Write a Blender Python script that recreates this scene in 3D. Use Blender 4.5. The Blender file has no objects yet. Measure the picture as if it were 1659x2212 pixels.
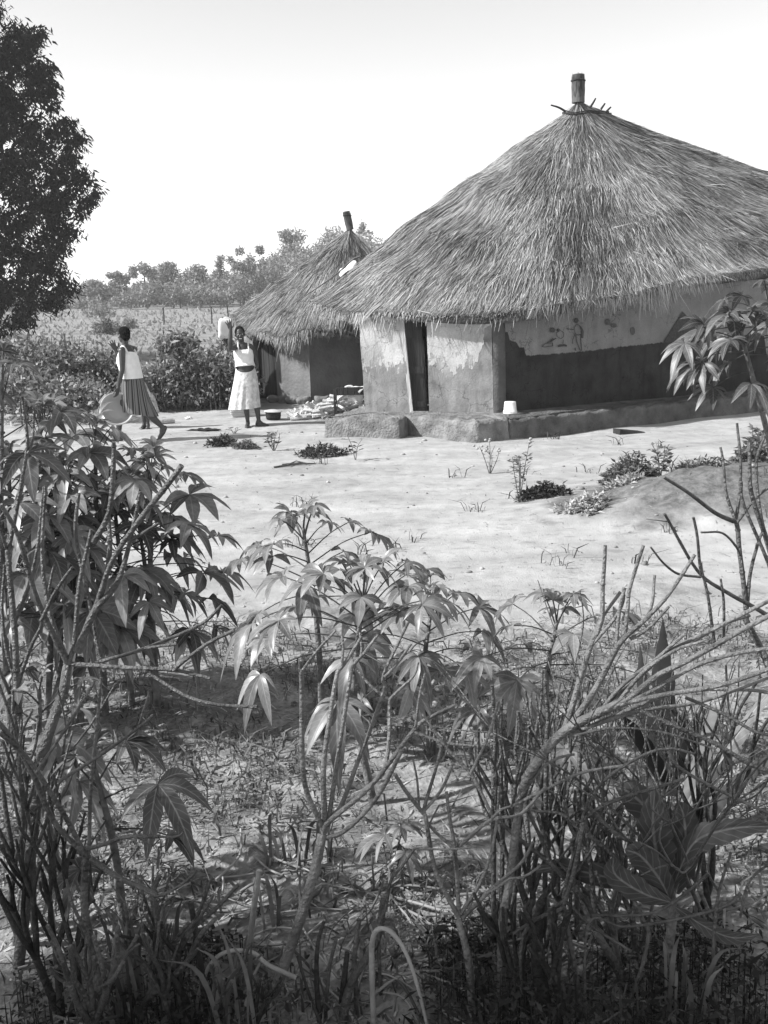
import bpy, math, random
import numpy as np
from mathutils import Vector, Matrix
from math import radians, sin, cos, pi, sqrt, atan2

random.seed(7); RNG = np.random.default_rng(11)
SC = bpy.context.scene
COL = SC.collection

# ------------------------------------------------------------------ camera, world, sun, exposure
FPX, CXP, CYP, CH = 2171.0, 829.5, 1106.0, 2.0
PITCH, ROLL = radians(12.1), radians(1.5)
_F = Vector((0, cos(PITCH), -sin(PITCH))); _U0 = Vector((0, sin(PITCH), cos(PITCH))); _R0 = Vector((1, 0, 0))
_R = _R0*cos(ROLL) - _U0*sin(ROLL); _U = _R0*sin(ROLL) + _U0*cos(ROLL)
CAM = Vector((0, 0, CH))
cd = bpy.data.cameras.new('camera'); cam = bpy.data.objects.new('camera', cd); COL.objects.link(cam)
cd.sensor_fit = 'VERTICAL'; cd.sensor_height = 36; cd.sensor_width = 27; cd.lens = FPX/2212*36
cd.clip_start = 0.05; cd.clip_end = 6000
cam.matrix_world = Matrix(((_R.x, _U.x, -_F.x, 0), (_R.y, _U.y, -_F.y, 0), (_R.z, _U.z, -_F.z, CH), (0, 0, 0, 1)))
SC.camera = cam

SUN_TO = Vector((-0.975, -0.20, 0)).normalized(); SUN_EL = radians(39)
w = bpy.data.worlds.new("World"); SC.world = w; w.use_nodes = True
nt = w.node_tree; bg = nt.nodes['Background']
sky = nt.nodes.new('ShaderNodeTexSky'); sky.sky_type = 'NISHITA'; sky.sun_disc = False
sky.sun_elevation = SUN_EL; sky.sun_rotation = atan2(SUN_TO.x, SUN_TO.y); sky.air_density = 1.4; sky.dust_density = 0.12; sky.ozone_density = 1.0
bw = nt.nodes.new('ShaderNodeRGBToBW')
nt.links.new(sky.outputs[0], bw.inputs[0]); nt.links.new(bw.outputs[0], bg.inputs[0]); bg.inputs[1].default_value = 0.133
sd = bpy.data.lights.new('sun', 'SUN'); sd.energy = 4.5; sd.angle = radians(1.2)
sun = bpy.data.objects.new('sun', sd); COL.objects.link(sun)
sv = Vector((SUN_TO.x*cos(SUN_EL), SUN_TO.y*cos(SUN_EL), sin(SUN_EL)))
sun.rotation_euler = sv.to_track_quat('Z', 'Y').to_euler(); sun.location = sv*50
SC.view_settings.view_transform = 'Standard'; SC.view_settings.look = 'None'; SC.view_settings.gamma = 1
SC.view_settings.use_curve_mapping = False; SC.view_settings.exposure = 0.8
SC.cycles.max_bounces = 6; SC.cycles.transparent_max_bounces = 6

# ------------------------------------------------------------------ where a point of the view lies in the place
def ray(px, py): return _F + _R*((px-CXP)/FPX) + _U*((CYP-py)/FPX)
def at(px, py, Y):
    d = ray(px, py); return CAM + d*(Y/d.y)
def ground(px, py, z=0.0):
    d = ray(px, py); return CAM + d*((z-CH)/d.z)
def onplane(px, py, p0, n):
    d = ray(px, py); return CAM + d*((p0-CAM).dot(n)/d.dot(n))
def pxm(Y): return Y*0.99/FPX            # metres per picture unit at distance Y

# ------------------------------------------------------------------ mesh helpers
class MB:
    def __init__(s): s.V=[]; s.F=[]; s.n=0; s.uv=[]; s.hasuv=False
    def add(s, verts, faces, uv=None):
        v = np.asarray(verts, dtype=np.float64).reshape(-1, 3); f = np.asarray(faces, dtype=np.int64)
        s.V.append(v); s.F.append(f + s.n); s.n += len(v)
        if uv is None: s.uv.append(np.full((f.size, 2), 0.5))
        else: s.uv.append(np.asarray(uv, dtype=np.float64)[f.ravel()]); s.hasuv = True
    def mesh(s, name, smooth=True):
        me = bpy.data.meshes.new(name)
        V = np.concatenate(s.V); me.vertices.add(len(V)); me.vertices.foreach_set('co', V.ravel())
        loops = np.concatenate([f.ravel() for f in s.F]); tot = np.concatenate([np.full(len(f), f.shape[1]) for f in s.F])
        start = np.concatenate([[0], np.cumsum(tot)[:-1]])
        me.loops.add(len(loops)); me.loops.foreach_set('vertex_index', loops.astype(np.int32))
        me.polygons.add(len(tot)); me.polygons.foreach_set('loop_start', start.astype(np.int32))
        try: me.polygons.foreach_set('loop_total', tot.astype(np.int32))
        except Exception: pass
        if s.hasuv:
            uvl = me.uv_layers.new(name='UVMap'); uvl.data.foreach_set('uv', np.concatenate(s.uv).ravel())
        me.update(calc_edges=True); me.validate()
        me.polygons.foreach_set('use_smooth', np.full(len(me.polygons), smooth)); me.update()
        return me
    def build(s, name, mat, parent=None, smooth=True, loc=None):
        off = np.array(list(wloc(parent) if parent is not None else (loc if loc is not None else (0, 0, 0))))
        s.V = [v-off for v in s.V]
        me = s.mesh(name, smooth); me.materials.append(mat)
        o = bpy.data.objects.new(name, me); COL.objects.link(o)
        if parent is not None: o.parent = parent
        elif loc is not None: o.location = loc
        return o

def wloc(o):
    v = Vector(o.location)
    while o.parent is not None: o = o.parent; v = v + Vector(o.location)
    return v
def thing(name, label, cat, loc=(0, 0, 0), group=None):
    o = bpy.data.objects.new(name, None); COL.objects.link(o); o.location = loc; o.empty_display_size = 0.2
    return tag(o, label, cat, group)
def tag(o, label=None, cat=None, group=None, kind=None):
    if label: o['label'] = label
    if cat: o['category'] = cat
    if group: o['group'] = group
    if kind: o['kind'] = kind
    return o

def nrm(v):
    v = np.asarray(v, dtype=np.float64); return v/np.maximum(np.linalg.norm(v, axis=-1, keepdims=True), 1e-9)

def smooth_path(pts, k=4):
    P = np.array([list(p) for p in pts], dtype=np.float64)
    if len(P) < 3: return P
    Q = np.vstack([2*P[0]-P[1], P, 2*P[-1]-P[-2]]); out = []
    for i in range(len(P)-1):
        a, b, c, d = Q[i], Q[i+1], Q[i+2], Q[i+3]
        for j in range(k):
            t = j/k
            out.append(0.5*((2*b)+(-a+c)*t+(2*a-5*b+4*c-d)*t*t+(-a+3*b-3*c+d)*t**3))
    out.append(P[-1]); return np.array(out)

def tube(mb, pts, radii, n=6, round_caps=False, cap=True):
    P = np.array([list(p) for p in pts], dtype=np.float64); R = np.broadcast_to(np.asarray(radii, dtype=np.float64), (len(P),)) if np.ndim(radii)==0 else np.interp(np.linspace(0, 1, len(P)), np.linspace(0, 1, len(radii)), radii)
    R = np.array(R)
    T = nrm(np.gradient(P, axis=0))
    if round_caps:
        a, b = [], []; ra, rb = [], []
        for th in (80, 55, 28):
            t = radians(th); a.append(P[0]-T[0]*R[0]*sin(t)); ra.append(R[0]*cos(t)); b.append(P[-1]+T[-1]*R[-1]*sin(t)); rb.append(R[-1]*cos(t))
        P = np.vstack([a, P, b[::-1]]); R = np.concatenate([ra, R, rb[::-1]])
        T = np.vstack([[T[0]]*3, T, [T[-1]]*3])
    ref = np.array([0, 0, 1.0]) if abs(T[0][2]) < 0.9 else np.array([1.0, 0, 0])
    rings = []
    u = np.cross(T[0], ref); u /= np.linalg.norm(u)
    for i in range(len(P)):
        u = u - T[i]*u.dot(T[i]); u /= max(np.linalg.norm(u), 1e-9); v = np.cross(T[i], u)
        a = np.arange(n)*2*pi/n
        rings.append(P[i] + R[i]*(np.cos(a)[:, None]*u + np.sin(a)[:, None]*v))
    V = np.vstack(rings); m = len(P)
    i = np.arange(m-1)[:, None]; j = np.arange(n)[None, :]
    F = np.stack([i*n+j, i*n+(j+1) % n, (i+1)*n+(j+1) % n, (i+1)*n+j], -1).reshape(-1, 4)
    mb.add(V, F)
    if cap:
        b0 = mb.n - len(V)
        for ring, c, flip in ((0, P[0], True), (m-1, P[-1], False)):
            idx = np.arange(n); ci = n
            f = np.stack([idx, (idx+1) % n, np.full(n, ci)], -1)
            if flip: f = f[:, ::-1]
            mb.add(np.vstack([V[ring*n:(ring+1)*n], [c]]), f)

def ellipsoid(mb, c, r, n=16, m=10, rot=None):
    th = np.linspace(0, pi, m+1); ph = np.arange(n)*2*pi/n
    V = np.stack([np.sin(th)[:, None]*np.cos(ph), np.sin(th)[:, None]*np.sin(ph), np.cos(th)[:, None]*np.ones(n)], -1).reshape(-1, 3)*np.array(r)
    if rot is not None: V = V @ np.array(rot).T
    V = V + np.array(list(c))
    i = np.arange(m)[:, None]; j = np.arange(n)[None, :]
    F = np.stack([i*n+j, (i+1)*n+j, (i+1)*n+(j+1) % n, i*n+(j+1) % n], -1).reshape(-1, 4)
    mb.add(V, F)

def loft(mb, rings, closed=True, cap=False):
    n = len(rings[0]); V = np.array([[list(p) for p in r] for r in rings]).reshape(-1, 3); m = len(rings)
    i = np.arange(m-1)[:, None]; j = np.arange(n if closed else n-1)[None, :]
    F = np.stack([i*n+j, i*n+(j+1) % n, (i+1)*n+(j+1) % n, (i+1)*n+j], -1).reshape(-1, 4)
    mb.add(V, F)
    if cap:
        for r, fl in ((0, 1), (m-1, 0)):
            rv = V[r*n:(r+1)*n]; idx = np.arange(n); f = np.stack([idx, (idx+1) % n, np.full(n, n)], -1)
            mb.add(np.vstack([rv, [rv.mean(0)]]), f[:, ::-1] if fl else f)

def prism(mb, poly, ext):
    """closed polygon (3-D points) pushed along ext"""
    P = np.array([list(p) for p in poly]); n = len(P); Q = P + np.array(list(ext))
    c0, c1 = P.mean(0), Q.mean(0); idx = np.arange(n)
    mb.add(np.vstack([P, [c0]]), np.stack([idx, (idx+1) % n, np.full(n, n)], -1))
    mb.add(np.vstack([Q, [c1]]), np.stack([(idx+1) % n, idx, np.full(n, n)], -1))
    mb.add(np.vstack([P, Q]), np.stack([idx, idx+n, (idx+1) % n+n, (idx+1) % n], -1))

def box(mb, c, sx, sy, sz, yaw=0, pitch=0):
    M = Matrix.Rotation(yaw, 3, 'Z') @ Matrix.Rotation(pitch, 3, 'Y')
    v = [M @ Vector((a*sx/2, b*sy/2, d*sz/2)) + Vector(c) for d in (-1, 1) for a, b in ((-1, -1), (1, -1), (1, 1), (-1, 1))]
    mb.add([list(p) for p in v], [(3, 2, 1, 0), (4, 5, 6, 7), (0, 1, 5, 4), (1, 2, 6, 5), (2, 3, 7, 6), (3, 0, 4, 7)])

def quads_leaf(mb, P, D, N, L, W):
    """many diamond leaves at once, folded along the midrib"""
    P, D, N = map(lambda a: np.asarray(a, dtype=np.float64), (P, D, N)); D = nrm(D); S = nrm(np.cross(D, N)); N = np.cross(S, D)
    L = np.asarray(L)[:, None]; W = np.asarray(W)[:, None]; n = len(P)
    V = np.stack([P, P+D*L*.42+S*W*.5+N*W*.14, P+D*L+(-N)*L*.12, P+D*L*.42-S*W*.5+N*W*.14], 1).reshape(-1, 3)
    b = np.arange(n)[:, None]*4
    mb.add(V, np.concatenate([b+np.array([0, 1, 2, 3])], 0))

def blades(mb, P0, P1, P2, W, side=None):
    """many thin three-point strips at once"""
    D = nrm(P2-P0)
    if side is None: side = nrm(np.cross(D, RNG.normal(size=P0.shape)))
    W = np.asarray(W)[:, None]; n = len(P0)
    V = np.stack([P0-side*W*.5, P0+side*W*.5, P1-side*W*.5, P1+side*W*.5, P2-side*W*.12, P2+side*W*.12], 1).reshape(-1, 3)
    b = np.arange(n)[:, None]*6
    mb.add(V, np.concatenate([b+np.array([0, 1, 3, 2]), b+np.array([2, 3, 5, 4])], 0))

# ------------------------------------------------------------------ materials (the photograph is black and white: every colour is a grey)
def newmat(name):
    m = bpy.data.materials.new(name); m.use_nodes = True; n = m.node_tree; p = n.nodes['Principled BSDF']
    p.inputs['Specular IOR Level'].default_value = 0.25; return m, n, p
def g3(v): return (v, v, v, 1)
def mat(name, lo, hi, rough=0.8, scale=6.0, detail=6, bump=0.0, bscale=40.0, island=False, spec=0.25, stretch=None):
    """grey that wanders between lo and hi with a noise; island: each loose piece has its own value"""
    m, n, p = newmat(name); L = n.links
    p.inputs['Roughness'].default_value = rough; p.inputs['Specular IOR Level'].default_value = spec
    tc = n.nodes.new('ShaderNodeTexCoord'); mp = n.nodes.new('ShaderNodeMapping'); L.new(tc.outputs['Object'], mp.inputs[0])
    if stretch: mp.inputs['Scale'].default_value = stretch
    nz = n.nodes.new('ShaderNodeTexNoise'); nz.inputs['Scale'].default_value = scale; nz.inputs['Detail'].default_value = detail
    L.new(mp.outputs[0], nz.inputs[0])
    fac = nz.outputs['Fac']
    mr = n.nodes.new('ShaderNodeMapRange'); mr.inputs[1].default_value = 0.3; mr.inputs[2].default_value = 0.7
    mr.inputs[3].default_value = lo; mr.inputs[4].default_value = hi
    if island:
        ge = n.nodes.new('ShaderNodeNewGeometry'); mx = n.nodes.new('ShaderNodeMath'); mx.operation = 'MULTIPLY_ADD'
        L.new(ge.outputs['Random Per Island'], mx.inputs[0]); mx.inputs[1].default_value = 0.36
        m2 = n.nodes.new('ShaderNodeMath'); m2.operation = 'MULTIPLY_ADD'; L.new(fac, m2.inputs[0]); m2.inputs[1].default_value = 0.5; m2.inputs[2].default_value = 0.07
        L.new(m2.outputs[0], mx.inputs[2]); fac = mx.outputs[0]
    L.new(fac, mr.inputs[0]); L.new(mr.outputs[0], p.inputs['Base Color'])
    if bump:
        nb = n.nodes.new('ShaderNodeTexNoise'); nb.inputs['Scale'].default_value = bscale; nb.inputs['Detail'].default_value = 8
        L.new(mp.outputs[0], nb.inputs[0]); bu = n.nodes.new('ShaderNodeBump'); bu.inputs['Strength'].default_value = bump; bu.inputs['Distance'].default_value = 0.05
        L.new(nb.outputs['Fac'], bu.inputs['Height']); L.new(bu.outputs[0], p.inputs['Normal'])
    return m
def leafmat(name, lo, hi, trans=0.35, rough=0.45, spec=0.4, vein=False):
    m, n, p = newmat(name); L = n.links; p.inputs['Roughness'].default_value = rough; p.inputs['Specular IOR Level'].default_value = spec
    ge = n.nodes.new('ShaderNodeNewGeometry'); mr = n.nodes.new('ShaderNodeMapRange'); L.new(ge.outputs['Random Per Island'], mr.inputs[0])
    mr.inputs[3].default_value = lo; mr.inputs[4].default_value = hi; col = mr.outputs[0]
    tc = n.nodes.new('ShaderNodeTexCoord'); nz = n.nodes.new('ShaderNodeTexNoise'); nz.inputs['Scale'].default_value = 28; nz.inputs['Detail'].default_value = 4
    L.new(tc.outputs['Object'], nz.inputs[0]); m1 = n.nodes.new('ShaderNodeMapRange'); L.new(nz.outputs['Fac'], m1.inputs[0]); m1.inputs[1].default_value=.3; m1.inputs[2].default_value=.7; m1.inputs[3].default_value=.75; m1.inputs[4].default_value=1.25
    mu = n.nodes.new('ShaderNodeMath'); mu.operation = 'MULTIPLY'; L.new(col, mu.inputs[0]); L.new(m1.outputs[0], mu.inputs[1]); col = mu.outputs[0]
    if vein:
        uv = n.nodes.new('ShaderNodeUVMap'); sx = n.nodes.new('ShaderNodeSeparateXYZ'); L.new(uv.outputs[0], sx.inputs[0])
        a = n.nodes.new('ShaderNodeMath'); a.operation = 'SUBTRACT'; L.new(sx.outputs[0], a.inputs[0]); a.inputs[1].default_value = 0.5
        b = n.nodes.new('ShaderNodeMath'); b.operation = 'ABSOLUTE'; L.new(a.outputs[0], b.inputs[0])
        c = n.nodes.new('ShaderNodeMapRange'); L.new(b.outputs[0], c.inputs[0]); c.inputs[1].default_value = 0.02; c.inputs[2].default_value = 0.06; c.inputs[3].default_value = 0.14; c.inputs[4].default_value = 0
        # side veins running obliquely from the midrib
        d = n.nodes.new('ShaderNodeMath'); d.operation = 'MULTIPLY_ADD'; L.new(b.outputs[0], d.inputs[0]); d.inputs[1].default_value = -0.35; L.new(sx.outputs[1], d.inputs[2])
        e = n.nodes.new('ShaderNodeMath'); e.operation = 'MULTIPLY'; L.new(d.outputs[0], e.inputs[0]); e.inputs[1].default_value = 9
        f = n.nodes.new('ShaderNodeMath'); f.operation = 'FRACT'; L.new(e.outputs[0], f.inputs[0])
        h = n.nodes.new('ShaderNodeMapRange'); L.new(f.outputs[0], h.inputs[0]); h.inputs[1].default_value = 0.1; h.inputs[2].default_value = 0.2; h.inputs[3].default_value = 0.06; h.inputs[4].default_value = 0
        k = n.nodes.new('ShaderNodeMath'); k.operation = 'ADD'; L.new(c.outputs[0], k.inputs[0]); L.new(h.outputs[0], k.inputs[1])
        q = n.nodes.new('ShaderNodeMath'); q.operation = 'ADD'; L.new(col, q.inputs[0]); L.new(k.outputs[0], q.inputs[1]); col = q.outputs[0]
    L.new(col, p.inputs['Base Color'])
    tr = n.nodes.new('ShaderNodeBsdfTranslucent'); ms = n.nodes.new('ShaderNodeMixShader'); ms.inputs[0].default_value = trans
    L.new(col, tr.inputs[0]); L.new(p.outputs[0], ms.inputs[1]); L.new(tr.outputs[0], ms.inputs[2])
    L.new(ms.outputs[0], n.nodes['Material Output'].inputs[0]); return m

M = {}
M['straw'] = mat('straw', 0.03, 0.50, 0.75, 0.9, island=True)
M['straw_old'] = mat('straw_old', 0.07, 0.42, 0.75, 0.9, island=True)
M['finial'] = mat('finial_straw', 0.03, 0.16, 0.8, 3, island=True)
M['thatch'] = mat('thatch', 0.06, 0.16, 0.95, 5, bump=0.6)
M['stem'] = mat('stem', 0.035, 0.12, 0.42, 14, bump=0.5, bscale=90, spec=0.55)
M['stem_light'] = mat('stem_light', 0.08, 0.22, 0.42, 14, bump=0.5, bscale=90, spec=0.55)
M['stem_pale'] = mat('stem_pale', 0.2, 0.38, 0.6, 9, bump=0.3, bscale=60)
M['stem_dark'] = mat('stem_dark', 0.015, 0.06, 0.7, 12, bump=0.5, bscale=60)
M['cas_stem'] = mat('cassava_stem', 0.07, 0.22, 0.65, 25, bump=0.5, bscale=70)
M['petiole'] = mat('petiole', 0.03, 0.09, 0.5, 20)
M['cas_leaf'] = leafmat('cassava_leaf', 0.10, 0.32, 0.40, 0.36, 0.5, vein=True)
M['cas_leaf_dark'] = leafmat('cassava_leaf_dark', 0.04, 0.12, 0.25, 0.42, 0.45, vein=True)
M['broad_leaf'] = leafmat('broad_leaf', 0.05, 0.09, 0.3, 0.5, 0.4, vein=True)
M['weed'] = leafmat('weed', 0.06, 0.24, 0.3, 0.6, 0.3)
M['weed_dark'] = leafmat('weed_dark', 0.015, 0.09, 0.25, 0.6, 0.3)
M['hedge_leaf'] = leafmat('hedge_leaf', 0.05, 0.36, 0.3, 0.5, 0.4)
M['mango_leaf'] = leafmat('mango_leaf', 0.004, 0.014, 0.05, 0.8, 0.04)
M['hazed_far_leaf'] = leafmat('hazed_far_leaf', 0.16, 0.38, 0.3, 0.7, 0.2)  # foliage paled so its colour carries part of the distance haze
M['bark'] = mat('bark', 0.04, 0.14, 0.9, 8, bump=0.8, bscale=25)
M['skin'] = mat('skin', 0.035, 0.05, 0.42, 12, spec=0.45)
M['hair'] = mat('hair', 0.006, 0.012, 0.95, 60, bump=0.7, bscale=220, spec=0.1)
M['white_cloth'] = mat('white_cloth', 0.72, 0.85, 0.85, 14, bump=0.25, bscale=26)
M['tooth'] = mat('tooth', 0.7, 0.8, 0.3, 10)
M['plastic'] = mat('plastic', 0.74, 0.84, 0.4, 5)
M['metal'] = mat('worn_metal', 0.45, 0.62, 0.35, 14, spec=0.5)
M['soot'] = mat('soot', 0.012, 0.03, 0.7, 20, bump=0.4)
M['wood_dark'] = mat('wood_dark', 0.015, 0.05, 0.7, 10, bump=0.4, stretch=(1, 1, .1))
M['wood_frame'] = mat('wood_frame', 0.3, 0.5, 0.8, 12, bump=0.5, stretch=(1, 1, .1))
M['wood_cut'] = mat('wood_cut', 0.35, 0.62, 0.8, 14, bump=0.4, island=True)
M['black_cloth'] = mat('black_cloth', 0.01, 0.03, 0.9, 20)
M['dark_room'] = mat('dark_room', 0.02, 0.03, 0.95, 6)
M['clay'] = mat('clay', 0.09, 0.27, 0.95, 5, 14, bump=0.8, bscale=28)
M['clay_shaded'] = mat('clay_shaded', 0.06, 0.15, 0.95, 5, 14, bump=0.7, bscale=28)  # copy of the clay darkened for the platform on the shaded side
M['paint_dark'] = mat('paint_dark', 0.03, 0.07, 0.9, 30)
M['stone'] = mat('stone', 0.12, 0.22, 0.9, 6, bump=0.6, bscale=14)

# ------------------------------------------------------------------ terrain
def sstep(a, b, x): 
    t = np.clip((x-a)/(b-a), 0, 1); return t*t*(3-2*t)
_ph = RNG.uniform(0, 6.28, 12)
def zt(x, y):
    x = np.asarray(x, dtype=np.float64); y = np.asarray(y, dtype=np.float64)
    z = .012*np.sin(x*1.3+_ph[0])*np.cos(y*1.1+_ph[1]) + .008*np.sin(x*3.1+y*1.7+_ph[2]) + .006*np.sin(x*5.3-y*4.1+_ph[3])
    gmask = 1-sstep(5.6, 6.6, y + .35*np.sin(x*1.7))
    z = z + gmask*(.022*np.sin(x*9+_ph[4])*np.sin(y*8+_ph[5])+.014*np.sin(x*17+y*5+_ph[6])*np.cos(y*15))
    d2 = ((x-3.2)/1.45)**2 + ((y-8.9)/.85)**2
    z = z + .40*np.exp(-d2*1.2)*(1+.12*np.sin(x*11)*np.sin(y*13))
    d3 = ((x-4.3)/1.4)**2 + ((y-9.9)/1.0)**2
    z = z + .16*np.exp(-d3)
    z = z + 1.45*sstep(26, 125, y)*np.clip((y-26)/95, 0, 1)
    z = z + sstep(112, 330, y)*(5+3*sstep(-45, 25, x)+1.5*np.sin(x*.03+1))
    z = z + 4*sstep(300, 900, y)
    return z
def zt1(x, y): return float(zt(x, y))

def gsp(a, b, n, p): return a + (b-a)*np.linspace(0, 1, n)**p
ys = np.concatenate([np.linspace(-30, 1.5, 12), np.arange(1.6, 7.0, .05), np.arange(7.0, 20, .12), gsp(20, 1500, 80, 3.2)])
xr = np.concatenate([np.arange(0, 3.2, .055), np.arange(3.2, 9, .16), gsp(9, 1400, 40, 3.5)])
xs = np.concatenate([-xr[1:][::-1], xr])
X, Y = np.meshgrid(xs, ys)
Z = zt(X, Y)
mb = MB(); nx, ny = len(xs), len(ys)
i = np.arange(ny-1)[:, None]; j = np.arange(nx-1)[None, :]
mb.add(np.stack([X, Y, Z], -1).reshape(-1, 3), np.stack([i*nx+j, i*nx+j+1, (i+1)*nx+j+1, (i+1)*nx+j], -1).reshape(-1, 4))

def ground_mat():
    m, n, p = newmat('ground_soil'); L = n.links; p.inputs['Roughness'].default_value = 0.95; p.inputs['Specular IOR Level'].default_value = 0.1
    tc = n.nodes.new('ShaderNodeTexCoord'); sp = n.nodes.new('ShaderNodeSeparateXYZ'); L.new(tc.outputs['Object'], sp.inputs[0])
    def noise(s, d=6, src=None, st=None):
        mp = n.nodes.new('ShaderNodeMapping'); L.new(tc.outputs['Object'], mp.inputs[0])
        if st: mp.inputs['Scale'].default_value = st
        z = n.nodes.new('ShaderNodeTexNoise'); z.inputs['Scale'].default_value = s; z.inputs['Detail'].default_value = d; L.new(mp.outputs[0], z.inputs[0]); return z.outputs['Fac']
    def mr(v, a, b, c, d):
        q = n.nodes.new('ShaderNodeMapRange'); L.new(v, q.inputs[0]); q.inputs[1].default_value = a; q.inputs[2].default_value = b; q.inputs[3].default_value = c; q.inputs[4].default_value = d; return q.outputs[0]
    def mix(f, a, b):
        q = n.nodes.new('ShaderNodeMix'); q.data_type = 'FLOAT'; L.new(f, q.inputs[0])
        for k, v in ((2, a), (3, b)):
            if isinstance(v, float): q.inputs[k].default_value = v
            else: L.new(v, q.inputs[k])
        return q.outputs[0]
    def add(a, b, op='ADD'):
        q = n.nodes.new('ShaderNodeMath'); q.operation = op
        for k, v in ((0, a), (1, b)):
            if isinstance(v, float): q.inputs[k].default_value = v
            else: L.new(v, q.inputs[k])
        return q.outputs[0]
    y = sp.outputs[1]
    wob = mr(noise(.9, 5), .3, .7, -.9, .9)
    yy = add(y, wob)
    sand = add(mr(noise(1.1, 14, st=(.6, 1.5, 1)), .3, .7, .31, .44), mr(noise(5, 12), .35, .7, .86, 1.08), 'MULTIPLY')
    speck = add(mr(noise(34, 3), .62, .72, 1.0, .72), mr(noise(8, 7, st=(.6, 1.4, 1)), .6, .66, 1.0, .78), 'MULTIPLY')
    sand = add(sand, speck, 'MULTIPLY')
    wv = n.nodes.new('ShaderNodeTexWave'); wv.inputs['Scale'].default_value = 1.6; wv.inputs['Distortion'].default_value = 9; wv.inputs['Detail'].default_value = 5; wv.inputs['Detail Scale'].default_value = .8; L.new(tc.outputs['Object'], wv.inputs[0])
    sand = add(sand, mr(wv.outputs['Fac'], 0, 1, .975, 1.015), 'MULTIPLY')
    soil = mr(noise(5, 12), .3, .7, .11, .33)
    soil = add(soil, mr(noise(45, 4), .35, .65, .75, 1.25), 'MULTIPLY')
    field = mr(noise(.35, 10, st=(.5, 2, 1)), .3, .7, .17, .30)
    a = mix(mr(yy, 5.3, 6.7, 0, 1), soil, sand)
    b = mix(mr(add(y, mr(noise(.5, 4), .3, .7, -1.0, 1.0)), 19.0, 20.5, 0, 1), a, field)
    # bare damp earth of the mound
    x = sp.outputs[0]
    dx = add(add(x, -3.6), .50, 'MULTIPLY'); dy = add(add(y, -9.15), .95, 'MULTIPLY'); dd = add(add(dx, dx, 'MULTIPLY'), add(dy, dy, 'MULTIPLY'))
    mf = mr(add(dd, mr(noise(3, 8), .3, .7, -.5, .5)), .75, 1.5, 1.0, 0.0)
    b = mix(mf, b, add(mr(noise(14, 10), .3, .7, .08, .19), mr(noise(50, 3), .3, .7, .8, 1.2), 'MULTIPLY'))
    L.new(b, p.inputs['Base Color'])
    h = add(add(add(noise(3, 12), 1.3, 'MULTIPLY'), add(noise(14, 10), mr(yy, 5.5, 7.0, 1.0, .30), 'MULTIPLY')), mr(noise(90, 5), 0, 1, 0, .3))
    bu = n.nodes.new('ShaderNodeBump'); bu.inputs['Strength'].default_value = 0.55; bu.inputs['Distance'].default_value = 0.035
    L.new(h, bu.inputs['Height']); L.new(bu.outputs[0], p.inputs['Normal']); return m
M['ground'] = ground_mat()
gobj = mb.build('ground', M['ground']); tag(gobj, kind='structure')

# ------------------------------------------------------------------ huts
def eave_loop(pts, n=200, sm=9):
    P = np.array([list(p) for p in pts]); P = np.vstack([P, P[:1]])
    d = np.concatenate([[0], np.cumsum(np.linalg.norm(np.diff(P, axis=0), axis=1))])
    t = np.linspace(0, d[-1], n, endpoint=False); Q = np.stack([np.interp(t, d, P[:, k]) for k in range(3)], -1)
    ker = np.ones(sm)/sm
    for _ in range(2):
        Q = np.stack([np.convolve(np.concatenate([Q[-sm:, k], Q[:, k], Q[:sm, k]]), ker, 'same')[sm:-sm] for k in range(3)], -1)
    return Q
class Roof:
    pk = 0.0
    def __init__(s, E, A, k):
        s.E = E; s.A = np.array(list(A)); s.k = k; s.n = len(E)
    def S(s, t, q):
        x = (t % 1.0)*s.n; i = np.floor(x).astype(int) % s.n; f = (x-np.floor(x))[:, None]
        e = s.E[i]*(1-f)+s.E[(i+1) % s.n]*f; kk = s.k(e)
        p = s.A + (e-s.A)*q[:, None]
        p[:, 2] = s.A[2] + (e[:, 2]-s.A[2])*(q + kk*np.sin(np.clip(q, 0, 1)*pi)) - np.clip(q-1, 0, 1)*1.0
        p[:, 2] -= s.pk*np.clip(q, 0, 1)/(np.clip(q, 0, 1)+.05)*(1-np.clip(q, 0, 1))
        bump = .03*np.sin(t*43+q*5)*np.sin(q*9+t*17)+.03*np.sin(t*97+1)*q+.022*np.sin(q*31+np.sin(t*60))
        p[:, 2] += bump*np.clip(q*3, 0, 1)
        return p
    def normal(s, t, q):
        e = 1e-3; a = s.S(t+e, q)-s.S(t-e, q); b = s.S(t, q+.01)-s.S(t, q-.01)
        n = nrm(np.cross(a, b)); n[n[:, 2] < 0] *= -1; return n
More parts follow.
